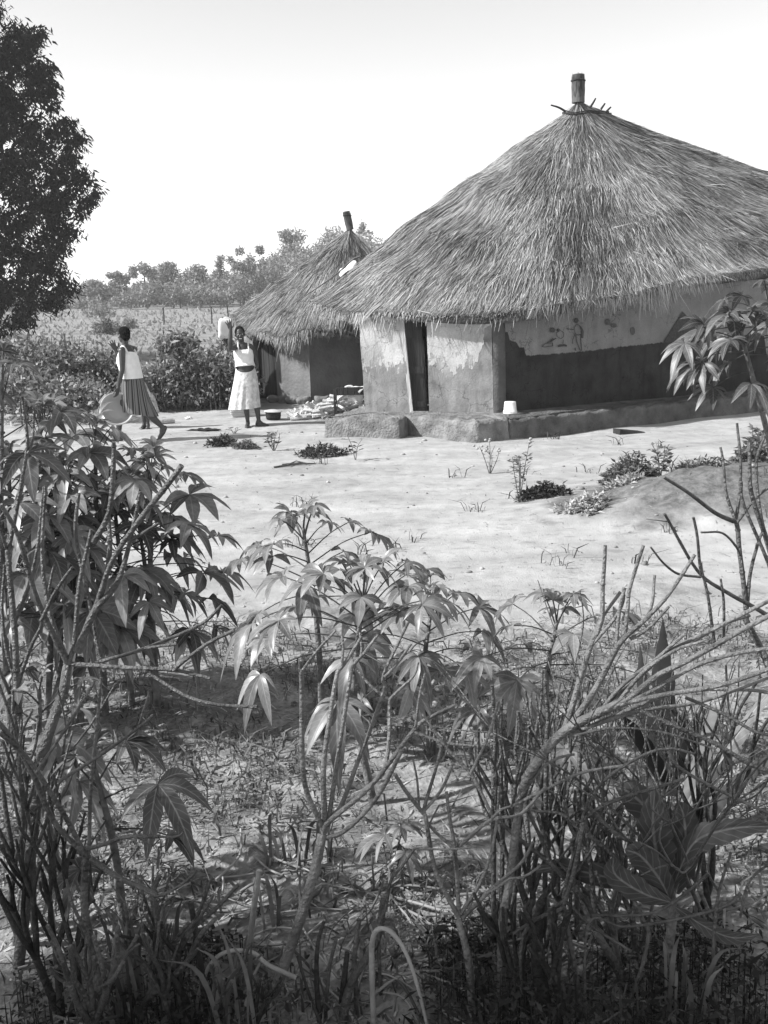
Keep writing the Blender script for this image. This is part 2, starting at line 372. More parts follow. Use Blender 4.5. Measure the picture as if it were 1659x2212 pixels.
def thatch(root, R, nst, matkey, wst=.014, q0=.04, Lst=.75, fringe=2600, tsel=None, clump=0):
    m = MB(); nt_, nq = 200, 30
    t = np.repeat(np.arange(nt_)/nt_, nq+1); q = np.tile(np.linspace(0, 1, nq+1)**.9, nt_)
    V = R.S(t, q); V[:, 2] -= .03
    i = np.arange(nt_)[:, None]; j = np.arange(nq)[None, :]; ii = (i+1) % nt_
    m.add(V, np.stack([i*(nq+1)+j, i*(nq+1)+j+1, ii*(nq+1)+j+1, ii*(nq+1)+j], -1).reshape(-1, 4))
    # thick lower edge and underside
    E0 = R.S(np.arange(nt_)/nt_, np.ones(nt_)); E0[:, 2] -= .03; cen = E0.mean(0)
    E1 = E0 + (cen-E0)*.03; E1[:, 2] -= .10
    E2 = E0 + (cen-E0)*.5; E2[:, 2] += .55
    loft(m, [E0, E1, E2])
    roof = m.build('roof', M['thatch'], root)
    def pick(n):
        tt = RNG.random(n*3)
        if tsel is not None: tt = tt[tsel(tt)]
        while len(tt) < n: 
            x = RNG.random(n*3); tt = np.concatenate([tt, x[tsel(x)]])
        return tt[:n]
    s = MB()
    t = pick(nst); q = np.sqrt(RNG.uniform(q0**2, .98, nst))
    run = np.linalg.norm(R.S(t, np.ones(nst))-R.A, axis=1)
    # neighbouring straws lean the same way, in tufts
    lean = .2*np.sin(t*131+q*23)+.2*np.sin(t*61-q*37+2)+.4*RNG.normal(size=nst)
    dq = Lst*RNG.uniform(.45, 1.1, nst)/run; dq = np.minimum(dq, np.maximum(1.0-q, .02)); dt = lean*.10*Lst/(run*q*6.28*.5+.6)
    nn = R.normal(t, q)
    tuft = .5+.5*np.sin(t*211+q*41)*np.sin(t*83-q*29+1)
    P0 = R.S(t, q)+nn*(-.02+.012*RNG.random(nst))[:, None]
    P1 = R.S(t+dt*.5, q+dq*.5)+nn*(.012+.03*RNG.random(nst)*tuft)[:, None]
    P2 = R.S(t+dt, q+dq)+nn*(.004+.05*RNG.random(nst)**2*(.4+tuft))[:, None]
    odd = RNG.random(nst) < .02
    P2[odd] += RNG.normal(size=(odd.sum(), 3))*.10+nn[odd]*.03
    side = nrm(np.cross(P2-P0, nn)+nn*RNG.normal(size=nst)[:, None]*.35)
    blades(s, P0, P1, P2, wst*RNG.uniform(.55, 1.5, nst), side)
    # ragged fringe hanging over the eave
    n = fringe; t = pick(n); tuft = .5+.5*np.sin(t*173)*np.sin(t*71+1)
    nn = R.normal(t, np.full(n, .95)); q = RNG.uniform(.90, .99, n)
    out = nrm(R.S(t, np.ones(n))-R.S(t, np.full(n, .9))); ln = RNG.uniform(.05, .26, n)*(.3+1.0*tuft)*(.6+.5*np.sin(t*37+1))
    ln = ln + (RNG.random(n) < .04)*RNG.uniform(.05, .2, n)
    P0 = R.S(t, q)+nn*RNG.uniform(-.10, .03, n)[:, None]; Em = R.S(t, np.ones(n))+nn*RNG.uniform(-.10, .03, n)[:, None]
    tang = nrm(np.cross(out, nn)); jit = RNG.normal(size=n)*.22
    P2 = Em + out*(ln*.55)[:, None] + np.array([0, 0, -1.0])*(ln*.75)[:, None] + tang*(jit*ln)[:, None]
    blades(s, P0, Em+out*.01, P2, wst*1.25*RNG.uniform(.6, 1.4, n), nrm(tang+nn*RNG.normal(size=n)[:, None]*.3))
    # loose locks: bundles that have slipped and hang together
    K = int(nst/190); t0 = pick(K); q0_ = RNG.uniform(.25, .96, K)**.8; kk = 18
    t = np.repeat(t0, kk); q = np.repeat(q0_, kk); n = K*kk; wid = np.repeat(RNG.uniform(.04, .10, K), kk); u = RNG.normal(size=n); lift = np.repeat(RNG.uniform(.01, .05, K), kk)
    run = np.linalg.norm(R.S(t, np.ones(n))-R.A, axis=1); circ = run*q*5+.6; ln = np.repeat(RNG.uniform(.3, .75, K), kk)*RNG.uniform(.75, 1.1, n); sk = np.repeat(RNG.normal(size=K)*.07, kk)
    qa = q+RNG.normal(size=n)*.01; qb = np.minimum(qa+ln/run, 1.03); nn = R.normal(t, q)
    P0 = R.S(t+u*wid/circ, qa)+nn*.005; P1 = R.S(t+(u*wid*.7+sk*.5*ln)/circ, (qa+qb)/2)+nn*lift[:, None]; P2 = R.S(t+(u*wid*.45+sk*ln)/circ, qb)+nn*(lift*RNG.uniform(.3, 1.1, n))[:, None]
    blades(s, P0, P1, P2, wst*RNG.uniform(.7, 1.6, n), nrm(np.cross(P2-P0, nn)+nn*RNG.normal(size=n)[:, None]*.4))
    s.build('straw', M[matkey], roof, smooth=False)
    return roof
def finial(root, base, top, r, roof, ring_z=None):
    base, top = np.array(list(base)), np.array(list(top)); ax = top-base; L = np.linalg.norm(ax)
    m = MB(); tube(m, [base-ax*.2, base+ax*.5, top], [r*1.05, r, r*.95], 14)
    n = 420; a = RNG.random(n)*2*pi; u = np.array([1, 0, 0]); v = np.array([0, 1.0, 0])
    rad = np.cos(a)[:, None]*u+np.sin(a)[:, None]*v; h = RNG.random(n)
    P0 = base+rad*r*1.06+ax*(h*.7)[:, None]; P2 = P0+ax*(RNG.uniform(.25, .42, n))[:, None]+rad*RNG.normal(size=n)[:, None]*.006
    blades(m, P0, (P0+P2)/2, P2, np.full(n, .012), np.cross(rad, ax/L))
    f = m.build('finial', M['finial'], roof, smooth=False)
    b = MB(); c = base+ax*.74; aa = np.linspace(0, 2*pi, 22)
    tube(b, [c+np.array([cos(x)*r*1.12, sin(x)*r*1.12, .006*sin(3*x)]) for x in aa], .013, 5); b.build('binding', M['wood_dark'], roof)

def wallmat(name, p0, e, ulen, ramp, up, low, amp=.06, soft=.012, interp='LINEAR', peel=True, gran=9):
    """plastered mud wall: pale upper coat with a ragged lower edge over darker mud"""
    m, n, p = newmat(name); L = n.links; p.inputs['Roughness'].default_value = .95; p.inputs['Specular IOR Level'].default_value = .1
    ge = n.nodes.new('ShaderNodeNewGeometry')
    def vm(op, a, b):
        q = n.nodes.new('ShaderNodeVectorMath'); q.operation = op; L.new(a, q.inputs[0]); q.inputs[1].default_value = b; return q
    dp = vm('DOT_PRODUCT', vm('SUBTRACT', ge.outputs['Position'], tuple(p0)).outputs[0], tuple(e)).outputs['Value']
    sp = n.nodes.new('ShaderNodeSeparateXYZ'); L.new(ge.outputs['Position'], sp.inputs[0])
    def mth(op, a, b, c=None):
        q = n.nodes.new('ShaderNodeMath'); q.operation = op
        for k, v in enumerate((a, b, c)):
            if v is None: continue
            if isinstance(v, (int, float)): q.inputs[k].default_value = v
            else: L.new(v, q.inputs[k])
        return q.outputs[0]
    def mr(v, a, b, c, d):
        q = n.nodes.new('ShaderNodeMapRange'); L.new(v, q.inputs[0]); q.inputs[1].default_value = a; q.inputs[2].default_value = b; q.inputs[3].default_value = c; q.inputs[4].default_value = d; return q.outputs[0]
    def noise(s, d, st=None):
        z = n.nodes.new('ShaderNodeTexNoise'); z.inputs['Scale'].default_value = s; z.inputs['Detail'].default_value = d
        src = ge.outputs['Position']
        if st: src = vm('MULTIPLY', src, st).outputs[0]
        L.new(src, z.inputs[0]); return z.outputs['Fac']
    cr = n.nodes.new('ShaderNodeValToRGB'); cr.color_ramp.interpolation = interp
    el = cr.color_ramp.elements
    while len(el) > 1: el.remove(el[-1])
    for k, (u, z) in enumerate(ramp):
        x = el[0] if k == 0 else el.new(u/ulen)
        x.position = u/ulen; v = z/2.5; x.color = (v, v, v, 1)
    L.new(mth('DIVIDE', dp, ulen), cr.inputs[0])
    th = mth('MULTIPLY', cr.outputs[0], 2.5)
    rag = mth('ADD', mr(noise(gran, 8), .3, .7, -amp, amp), mr(noise(30, 3, (1, 1, .12)), .35, .65, -amp*.5, amp*.5))
    d = mth('SUBTRACT', mth('ADD', sp.outputs[2], rag), th)
    f = mr(d, -soft, soft, 0, 1)
    upn = mth('MULTIPLY', mr(noise(2.5, 10), .3, .7, up*.78, up*1.15), mr(noise(7, 6, (1, 1, .15)), .5, .75, 1.0, .8)); lon = mth('MULTIPLY', mr(noise(3.5, 12), .3, .7, low*.65, low*1.3), mr(noise(11, 5, (1, 1, .2)), .5, .7, 1.0, .75))
    if peel:
        # flaked patches just above the edge show the mud
        fl = mr(noise(9, 9, (1, 1, .5)), .54, .58, 0, 1); near = mr(d, 0, .42, .95, 0); 
        f = mth('MULTIPLY', f, mth('SUBTRACT', 1.0, mth('MULTIPLY', fl, near)))
        dr = mr(noise(22, 4, (1, 1, .1)), .6, .66, 0, .7); nb = mth('MULTIPLY', mr(d, -.25, 0, 0, 1), dr); f = mth('MAXIMUM', f, nb)
    q = n.nodes.new('ShaderNodeMix'); q.data_type = 'FLOAT'; L.new(f, q.inputs[0]); L.new(lon, q.inputs[2]); L.new(upn, q.inputs[3])
    fine = mr(noise(60, 5), .3, .7, .88, 1.1)
    vo = n.nodes.new('ShaderNodeTexVoronoi'); vo.feature = 'DISTANCE_TO_EDGE'; vo.inputs['Scale'].default_value = 2.6
    nzc = n.nodes.new('ShaderNodeTexNoise'); nzc.inputs['Scale'].default_value = 4; nzc.inputs['Detail'].default_value = 6; L.new(ge.outputs['Position'], nzc.inputs[0])
    va = n.nodes.new('ShaderNodeVectorMath'); va.operation = 'MULTIPLY_ADD'; L.new(nzc.outputs['Color'], va.inputs[0]); va.inputs[1].default_value = (.5, .5, .5); L.new(ge.outputs['Position'], va.inputs[2]); L.new(va.outputs[0], vo.inputs['Vector'])
    crk = mth('MAXIMUM', mr(vo.outputs['Distance'], .006, .016, .55, 1.0), mr(noise(1.7, 3), .48, .56, 0, 1)); fine = mth('MULTIPLY', fine, crk)
    L.new(mth('MULTIPLY', q.outputs[0], fine), p.inputs['Base Color'])
    bu = n.nodes.new('ShaderNodeBump'); bu.inputs['Strength'].default_value = .6; bu.inputs['Distance'].default_value = .03
    L.new(mth('ADD', mth('ADD', mth('MULTIPLY', noise(5, 9), .45), mth('MULTIPLY', noise(38, 6), .35)), mth('MULTIPLY', f, .25)), bu.inputs['Height']); L.new(bu.outputs[0], p.inputs['Normal'])
    return m

HP = .28
p0 = ground(787, 890, HP); p1 = ground(1065, 893, HP); s3 = ground(1640, 838, HP)
e1 = (p1-p0); e1.z = 0; L1 = e1.length; e1.normalize(); n1 = Vector((e1.y, -e1.x, 0))
e2 = (s3-p1); e2.z = 0; e2.normalize(); n2 = Vector((e2.y, -e2.x, 0))
pc = p1
P2 = pc + e2*11.0
hut = thing('thatched_hut', 'large mud hut with shaggy thatch roof, door ajar and figures painted on its wall', 'hut', (3.6, 18.6, 0))
wm1 = wallmat('front_plaster', p0, e1, L1, [(0, .95), (.2, .98), (.35, .95), (.62, .98), (.74, 1.35), (.84, 1.5), (.93, 1.3), (1.05, 1.0), (1.3, .88), (1.6, .95), (1.78, 1.02), (1.85, 1.35), (1.93, 1.55), (L1, 1.7)], .46, .24, .11)
def fp(px, py): return onplane(px, py, p0, n1)
TOPZ = 2.0
def up_to(v, z=TOPZ): return Vector((v.x, v.y, z))
th_in = -n1*.22
# front wall, left of the door: leans a little, as the door does
a, b, c, d = fp(789, 896), fp(888, 897), fp(867, 684), fp(775, 684)
def wallgrid(mb, quad, ext, nu=14, nv=14, amp=.012):
    """thick wall panel with slightly uneven faces"""
    a, b, c, d = [np.array(list(v)) for v in quad]; ext = np.array(list(ext)); nh = -ext/np.linalg.norm(ext)
    u, v = np.meshgrid(np.linspace(0, 1, nu), np.linspace(0, 1, nv))
    Pt = (1-u)[..., None]*(1-v)[..., None]*a+u[..., None]*(1-v)[..., None]*b+u[..., None]*v[..., None]*c+(1-u)[..., None]*v[..., None]*d
    k = amp*(np.sin(Pt[..., 0]*5+Pt[..., 2]*3)*np.cos(Pt[..., 2]*6+Pt[..., 1]*4)+.5*np.sin(Pt[..., 0]*13+Pt[..., 2]*9))
    Fr = Pt+nh*k[..., None]; Bk = Pt+ext
    i = np.arange(nv-1)[:, None]; j = np.arange(nu-1)[None, :]
    F = np.stack([i*nu+j, i*nu+j+1, (i+1)*nu+j+1, (i+1)*nu+j], -1).reshape(-1, 4)
    mb.add(Fr.reshape(-1, 3), F); mb.add(Bk.reshape(-1, 3), F[:, ::-1])
    loop = [(0, x) for x in range(nu)]+[(y, nu-1) for y in range(1, nv)]+[(nv-1, x) for x in range(nu-2, -1, -1)]+[(y, 0) for y in range(nv-2, 0, -1)]
    A = np.array([Fr[y, x] for y, x in loop]); B = np.array([Bk[y, x] for y, x in loop]); n = len(A); idx = np.arange(n)
    mb.add(np.vstack([A, B]), np.stack([idx, idx+n, (idx+1) % n+n, (idx+1) % n], -1))
m = MB(); wallgrid(m, (a, b, c, d), th_in)
a2, b2, c2, d2 = fp(927, 897), fp(1066, 897), fp(1061, 662), fp(921, 662)
wallgrid(m, (a2, b2, c2, d2), th_in)
# mud worn round at the jamb
m.build('front_wall', wm1, hut)
# corner pilaster, just proud of both walls
m = MB(); q = [pc+n1*.0+e1*.0]
base = [pc-e1*.03+n1*-.06, pc+n1*.0+e1*.012, pc+e1*.10+n1*-.03, pc+e1*.17-n1*.12, pc+e1*.0-n1*.25]
loft(m, [[Vector((v.x+lean, v.y, z)) for v in base] for z, lean in ((.24, 0.0), (.8, -.005), (1.4, -.012), (1.74, -.018))], cap=True)
m.build('corner_pilaster', mat('pilaster_shaded_mud', .07, .11, .95, 5, 8, .5, 20), hut)  # mud tone darkened to carry the unlit side of the pilaster
# long side wall
sw0 = pc+e1*.10-n1*.06
def sp_(px, py): return onplane(px, py, sw0, n2)
L2 = 11.0
def su(px, py): return (sp_(px, py)-sw0).dot(e2), sp_(px, py).z
side_ramp = [(0, 2.3), (su(1082, 720)[0], 2.2)]
for px, py in ((1090, 715), (1100, 722), (1101, 735), (1117, 737), (1118, 750), (1134, 752), (1136, 768), (1180, 766), (1250, 760), (1350, 748), (1480, 735), (1640, 722)):
    u_, z_ = su(px, py); side_ramp.append((u_, z_))
side_ramp.append((L2, side_ramp[-1][1]+.05))
wm2 = wallmat('side_plaster', sw0, e2, L2, side_ramp, .20, .036, .010, soft=.008, peel=False, gran=14)
m = MB(); wallgrid(m, (up_to(sw0, .2), up_to(sw0+e2*L2, .2), up_to(sw0+e2*L2, 2.38), up_to(sw0, 1.87)), -n2*.22, 60, 12)
side = m.build('side_wall', wm2, hut)
# hidden walls so that the hut is a whole building
m = MB(); back = [P2, Vector((9.4, 23.6, 0)), Vector((2.8, 22.8, 0)), Vector((.35, 18.6, 0)), p0]
for k in range(4):
    A_, B_ = back[k], back[k+1]; dd = (B_-A_).normalized(); nn_ = Vector((dd.y, -dd.x, 0))
    wallgrid(m, (up_to(A_+dd*.02, 0), up_to(B_-dd*.24, 0), up_to(B_-dd*.24), up_to(A_+dd*.02)), -nn_*.2, 6, 4)
m.build('rear_wall', M['clay'], hut)
# floor inside
# door leaf standing ajar, frame post, dark jamb
m = MB(); prism(m, [fp(872, 688)-n1*.02, fp(906, 688)-n1*.10, fp(919, 896)-n1*.10, fp(893, 896)-n1*.02], -n1*.035)
door = m.build('door', M['wood_dark'], hut, smooth=False)
for f0, f1 in ((.12, .2), (.5, .57), (.86, .92)):
    m = MB()
    A_ = fp(872, 688).lerp(fp(893, 896), f0); B_ = fp(906, 688).lerp(fp(919, 896), f0); C_ = fp(906, 688).lerp(fp(919, 896), f1); D_ = fp(872, 688).lerp(fp(893, 896), f1)
    prism(m, [A_+n1*-.004, B_-n1*.084, C_-n1*.084, D_+n1*-.004], -n1*.018)
    m.build('ledge', M['wood_dark'], door, smooth=False)
m = MB(); prism(m, [fp(863, 680)+n1*.012, fp(871, 680)+n1*.012, fp(893, 896)+n1*.012, fp(886, 896)+n1*.012], -n1*.20)
m.build('door_frame', M['wood_frame'], hut, smooth=False)
# torn pale rag and slat seen in the gap of the door
m = MB(); prism(m, [fp(904, 735)-n1*.15, fp(908, 735)-n1*.15, fp(917, 890)-n1*.15, fp(914, 890)-n1*.15], -n1*.03)
m.build('door_slat', M['wood_frame'], hut, smooth=False)
# painted figures on the side wall
def wallpoly(mb, pts, lift=.014):
    prism(mb, [sp_(x, y)+n2*lift for x, y in pts], n2*.003)
def stroke(mb, pts, wpx=1.6):
    wpx *= .7
    pts = [np.array(p, float) for p in pts]
    for a_, b_ in zip(pts[:-1], pts[1:]):
        t_ = (b_-a_)/max(np.linalg.norm(b_-a_), 1e-6); s_ = np.array([-t_[1], t_[0]])*wpx/2
        wallpoly(mb, [a_-s_, b_-s_, b_+s_, a_+s_])
def disc(mb, x, y, r, ry=None): wallpoly(mb, [(x+r*cos(k*pi/6), y+(ry or r)*sin(k*pi/6)) for k in range(12)])
Zx = lambda x: (1700+x*550/1659)*.6636; Zy = lambda y: (920+y*550/1659)*.6636
Z = lambda *a: [(Zx(x), Zy(y)) for x, y in a]
m = MB()
disc(m, Zx(525), Zy(372), 4.6, 5.6); stroke(m, Z((500, 460), (440, 455), (430, 445)), 2.6)
stroke(m, Z((530, 405), (505, 440), (512, 500), (545, 515), (575, 505), (580, 440), (530, 405)))
wallpoly(m, Z((560, 430), (585, 450), (597, 480), (592, 545), (575, 545), (572, 470)))
stroke(m, Z((512, 505), (490, 560), (488, 600))); stroke(m, Z((520, 510), (530, 580), (560, 660)), 2); stroke(m, Z((568, 510), (570, 580), (578, 665)), 2); stroke(m, Z((560, 662), (580, 665)), 2); stroke(m, Z((510, 640), (520, 668)), 3)
m.build('painted_standing_figure', M['paint_dark'], side, smooth=False)
m = MB()
disc(m, Zx(292), Zy(466), 5.4); disc(m, Zx(350), Zy(465), 3, 3.4)
stroke(m, Z((365, 465), (402, 490), (400, 530), (375, 550), (335, 530), (330, 490), (350, 480)))
stroke(m, Z((325, 545), (280, 575), (240, 590)), 3.2); wallpoly(m, Z((262, 575), (290, 545), (305, 555), (285, 580)))
stroke(m, Z((190, 628), (215, 600), (290, 590), (292, 622), (220, 632), (190, 628)), 2); stroke(m, Z((398, 560), (392, 600)), 1.6)
wallpoly(m, Z((338, 618), (360, 606), (410, 604), (430, 612), (432, 630), (410, 622), (350, 632)))
m.build('painted_kneeling_figure', M['paint_dark'], side, smooth=False)
M['faded'] = mat('faded_paint', .06, .09, .9, 30)
for x, y, r, ry in ((832, 385, 6, 7), (893, 420, 6.5, 5), (1078, 475, 5, 9), (940, 235, 6, 10)):
    m = MB(); disc(m, Zx(x), Zy(y), r, ry); m.build('painted_spot', M['faded'], side, smooth=False)
m = MB(); wallpoly(m, [(1473, 673), (1432, 740), (1500, 736), (1500, 700)]); m.build('painted_triangle', M['paint_dark'], side, smooth=False)

# raised mud platforms round the hut
def platform(name, poly, h, mt, parent, rnd=.028, nseg=None):
    """mud bench: outline grid with a worn rounded top edge"""
    P = np.array([[v[0], v[1]] for v in poly]); out = []
    for k in range(len(P)):
        a_, b_ = P[k], P[(k+1) % len(P)]; n_ = max(2, int(np.linalg.norm(b_-a_)/.05))
        for q in range(n_): out.append(a_+(b_-a_)*q/n_)
    out = np.array(out)
    out = (np.roll(out, 1, 0)+out*8+np.roll(out, -1, 0))/10
    c = out.mean(0); tn = nrm(np.roll(out, -1, 0)-np.roll(out, 1, 0)); nn = np.stack([tn[:, 1], -tn[:, 0]], -1)
    if (nn*(out-c)).sum() < 0: nn = -nn
    k_ = np.arange(len(out)); wob = .005*np.sin(k_*.35)+.004*np.sin(k_*.9+2)+.004*RNG.normal(size=len(out))
    rings = []
    for off, z in ((.03, -.05), (.018, .02), (.0, h*.4), (-.005, h-rnd*1.2), (-rnd*.45, h-rnd*.35), (-rnd*1.3, h), (-rnd*3, h+.004)):
        r = out+nn*(off+wob*(1 if z < h*.9 else .7))[:, None]; zz = z+.012*np.sin(k_*.9+1)*(z > h*.5)+.006*RNG.normal(size=len(out))*(z > h*.6)
        rings.append(np.column_stack([r, zz*np.ones(len(out))]))
    m = MB(); loft(m, rings, cap=False); top = rings[-1]; idx = np.arange(len(out))
    m.add(np.vstack([top, [[c[0], c[1], h+.01]]]), np.stack([idx, (idx+1) % len(out), np.full(len(out), len(out))], -1))
    return m.build(name, mt, parent)
A0 = ground(703, 945); A1 = ground(866, 948); B0 = ground(873, 938); B1 = ground(1030, 958); C1 = ground(1140, 947); C3 = ground(1659, 897)
ec = (C3-B1).normalized()
in1 = -n1
platform('platform', [A0, A1, A1+in1*1.5, A0+in1*1.6], HP, M['clay'], hut)
platform('platform', [B0+n1*.05, B1, B1+e2*.52-n2*.0, pc+in1*.9+e1*.2, B0+in1*1.6], HP+.006, M['clay'], hut)
platform('platform', [B1+e2*.56-n2*.02, B1+e2*12-n2*.10, B1+e2*12-n2*1.6, B1+e2*.56-n2*1.6], HP-.012, M['clay_shaded'], hut)

EL = [at(664, 655, 17.6), at(720, 668, 16.0), at(772, 676, 15.3), at(860, 676, 15.0), at(960, 673, 14.72), at(1060, 682, 14.5), at(1130, 684, 14.5), at(1200, 676, 14.7),
      at(1280, 650, 15.2), at(1400, 622, 15.8), at(1530, 598, 16.5), at(1659, 580, 17.2), (9.3, 18.4, 2.25), (12, 19.8, 2.3), (14.0, 22.6, 2.4), (12, 25.8, 2.3), (6, 25.6, 2.1), (1.6, 23.6, 2.0), (-.3, 20.2, 1.9)]
apx = at(1250, 212, 18.2)
R1 = Roof(eave_loop(EL, 240, 5), apx, lambda e: np.interp(e[:, 0], [-1.4, 1, 6, 14], [-.05, .03, .015, -.015]))
R1.pk = .20
def vis1(tt):
    e = R1.S(tt, np.ones(len(tt))); return (e[:, 1] < 20.5) | ((e[:, 0] > 11)) | (RNG.random(len(tt)) < .25)
roof1 = thatch(hut, R1, 108000, 'straw', .0085, .006, .75, 12000, vis1)
finial(hut, at(1249, 212, 18.2), at(1249, 161, 18.2), .105, roof1)
# ring of bound sticks below the finial
m = MB(); qz = .06
aa = np.linspace(0, 1, 48); ring = R1.S(aa, np.full(48, qz)); ring[:, 2] += .035
tube(m, ring, .013, 6, cap=False); ring2 = ring.copy(); ring2[:, 2] += .03; ring2[:, :2] = apx[0:2]+(ring2[:, :2]-np.array(apx[0:2]))*.93; tube(m, ring2, .010, 6, cap=False)
m.build('binding_ring', M['wood_dark'], roof1)
for (x0, y0), (x1, y1), Y_ in (((1222, 241), (1190, 227), 17.9), ((1275, 232), (1287, 212), 17.8), ((1298, 236), (1307, 223), 17.9), ((1308, 243), (1320, 231), 18.0)):
    m = MB(); a_, b_ = at(x0, y0, Y_), at(x1, y1, Y_-.05); mid = a_.lerp(b_, .5)+Vector((.01, 0, .012)); tube(m, smooth_path([a_, mid, b_]), [.020, .017, .013], 6); m.build('stick', M['wood_dark'], roof1)

# ---- small hut
hut2 = thing('thatched_hut', 'small low hut with drooping thatch roof and leaning straw finial, behind the waving woman', 'hut', (-.8, 22, 0))
Q1 = ground(672, 869); Q0 = Vector((-2.72, 20.85, 0)); Q2 = Vector((.15, 20.55, 0)); Q3 = Vector((.45, 23.2, 0)); Q4 = Vector((-2.2, 23.6, 0))
eq = (Q1-Q0).normalized(); nq_ = Vector((eq.y, -eq.x, 0))
mud2 = mat('small_hut_mud', .14, .22, .95, 2.5, 8, .4, 16); mud2s = mat('small_hut_shaded_mud', .10, .17, .95, 2.5, 8, .4, 16)  # side wall mud is a darker copy, its shade put into the colour
def qp(px, py): return onplane(px, py, Q1, nq_)
m = MB(); db = (qp(601, 876)-Q0).dot(eq); dt_ = (qp(594, 745)-Q0).dot(eq); LQ = (Q1-Q0).length
wallgrid(m, (up_to(Q0+eq*db, -.05), up_to(Q1, -.05), up_to(Q1, 1.42), up_to(Q0+eq*dt_, 1.42)), -nq_*.2)
wallgrid(m, (up_to(Q0, -.05), up_to(Q0+eq*(db-.62), -.05), up_to(Q0+eq*(db-.62), 1.42), up_to(Q0, 1.42)), -nq_*.2, 4, 8)
m.build('front_wall', mud2, hut2)
m = MB(); er = (Q2-Q1).normalized(); nr = Vector((er.y, -er.x, 0)); wallgrid(m, (up_to(Q1+er*.005-nr*.004, -.05), up_to(Q2, -.05), up_to(Q2, 1.42), up_to(Q1+er*.005-nr*.004, 1.42)), -nr*.2)
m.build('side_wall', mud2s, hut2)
m = MB()
for A_, B_ in ((Q2, Q3), (Q3, Q4), (Q4, Q0)):
    dd = (B_-A_).normalized(); nn_ = Vector((dd.y, -dd.x, 0)); wallgrid(m, (up_to(A_+dd*.02, -.05), up_to(B_-dd*.02, -.05), up_to(B_-dd*.02, 1.4), up_to(A_+dd*.02, 1.4)), -nn_*.18, 4, 4)
m.build('rear_wall', mud2, hut2)
m = MB(); o_ = Q0+eq*(db-.60)-nq_*.12
for k in range(4):
    x0 = o_+eq*(k*.145); x1 = o_+eq*(k*.145+.135); prism(m, [up_to(x0, .02), up_to(x1, .02), up_to(x1, 1.45), up_to(x0, 1.45)], -nq_*(.03+.006*(k % 2)))
m.build('door', M['wood_dark'], hut2, smooth=False)
for k in range(9):
    base = Q1+(-eq*(k*.27-.05) if k < 4 else er*((k-4)*.33+.12)) + (nq_ if k < 4 else nr)*.26
    m = MB(); ellipsoid(m, base+Vector((0, 0, .05)), (.16+.03*sin(k*2.1), .13, .105+.025*sin(k*3.7)), 16, 12)
    v_ = m.V[0]; c_ = v_.mean(0); d_ = v_-c_; m.V[0] = c_+np.clip(d_, [-.14, -.10, -.08], [.14, .10, .085])*(1+.10*np.sin(d_[:, :1]*31+k)+.08*np.sin(d_[:, 1:2]*43+k*2)+.07*np.sin(d_[:, 2:]*37)); m.build('edging_stone', M['stone'], hut2)
EL2 = [at(498, 682, 21.8), at(520, 708, 20.9), at(554, 728, 20.2), at(610, 728, 19.7), at(668, 713, 19.45), at(730, 718, 19.6), at(790, 722, 20.0), (1.15, 21.4, 1.45), (.9, 23.6, 1.5), (-.9, 24.5, 1.55), (-2.8, 23.9, 1.65)]
ap2 = at(756, 488, 21.9)
R2 = Roof(eave_loop(EL2, 200, 5), ap2, lambda e: np.full(len(e), -.005))
R2.pk = .10
roof2 = thatch(hut2, R2, 40000, 'straw_old', .008, .008, .6, 4200)
finial(hut2, at(755, 490, 21.9), at(748, 457, 21.9), .075, roof2)

# ---- edge of a third thatched roof, far left
hut3 = thing('thatched_hut', 'thatched roof edge showing under the big dark tree beside the hedge', 'hut', (-10.4, 20.5, 0))
c3 = Vector((-10.6, 20.5, 0)); EL3 = [(c3.x+2.1*cos(k*pi/8), c3.y+2.1*sin(k*pi/8), 1.55) for k in range(16)]
R3 = Roof(eave_loop(EL3, 160, 3), (c3.x, c3.y, 3.0), lambda e: np.full(len(e), .03))
thatch(hut3, R3, 5000, 'straw_old', .016, .06, .6, 900)
m = MB(); loft(m, [[(c3.x+1.75*cos(k*pi/12), c3.y+1.75*sin(k*pi/12), z) for k in range(24)] for z in (-.05, 1.7)]); m.build('wall', mud2, hut3)

# ------------------------------------------------------------------ people
def solid(mb, name, mat_, parent, voxel=.006, smooth_it=4, loc=None):
    """join overlapping closed shapes into one continuous skin"""
    o = mb.build(name, mat_, parent, loc=loc)
    r = o.modifiers.new('r', 'REMESH'); r.mode = 'VOXEL'; r.voxel_size = voxel; r.use_smooth_shade = True
    s = o.modifiers.new('s', 'SMOOTH'); s.factor = .5; s.iterations = smooth_it
    dg = bpy.context.evaluated_depsgraph_get(); dg.update()
    me = bpy.data.meshes.new_from_object(o.evaluated_get(dg)); o.modifiers.clear(); old = o.data; o.data = me; bpy.data.meshes.remove(old); me.name = name
    me.materials.clear(); me.materials.append(mat_)
    me.polygons.foreach_set('use_smooth', np.full(len(me.polygons), True)); return o
class Fig:
    def __init__(s, origin, yaw=0): s.o = Vector(origin); s.m = Matrix.Rotation(yaw, 3, 'Z')
    def __call__(s, x, y, z): return s.o + s.m @ Vector((x, y, z))
    def P(s, pts): return [s(*p) for p in pts]
def limb(mb, pts, r, n=12, k=4): tube(mb, smooth_path(pts, k), r, n, round_caps=True)
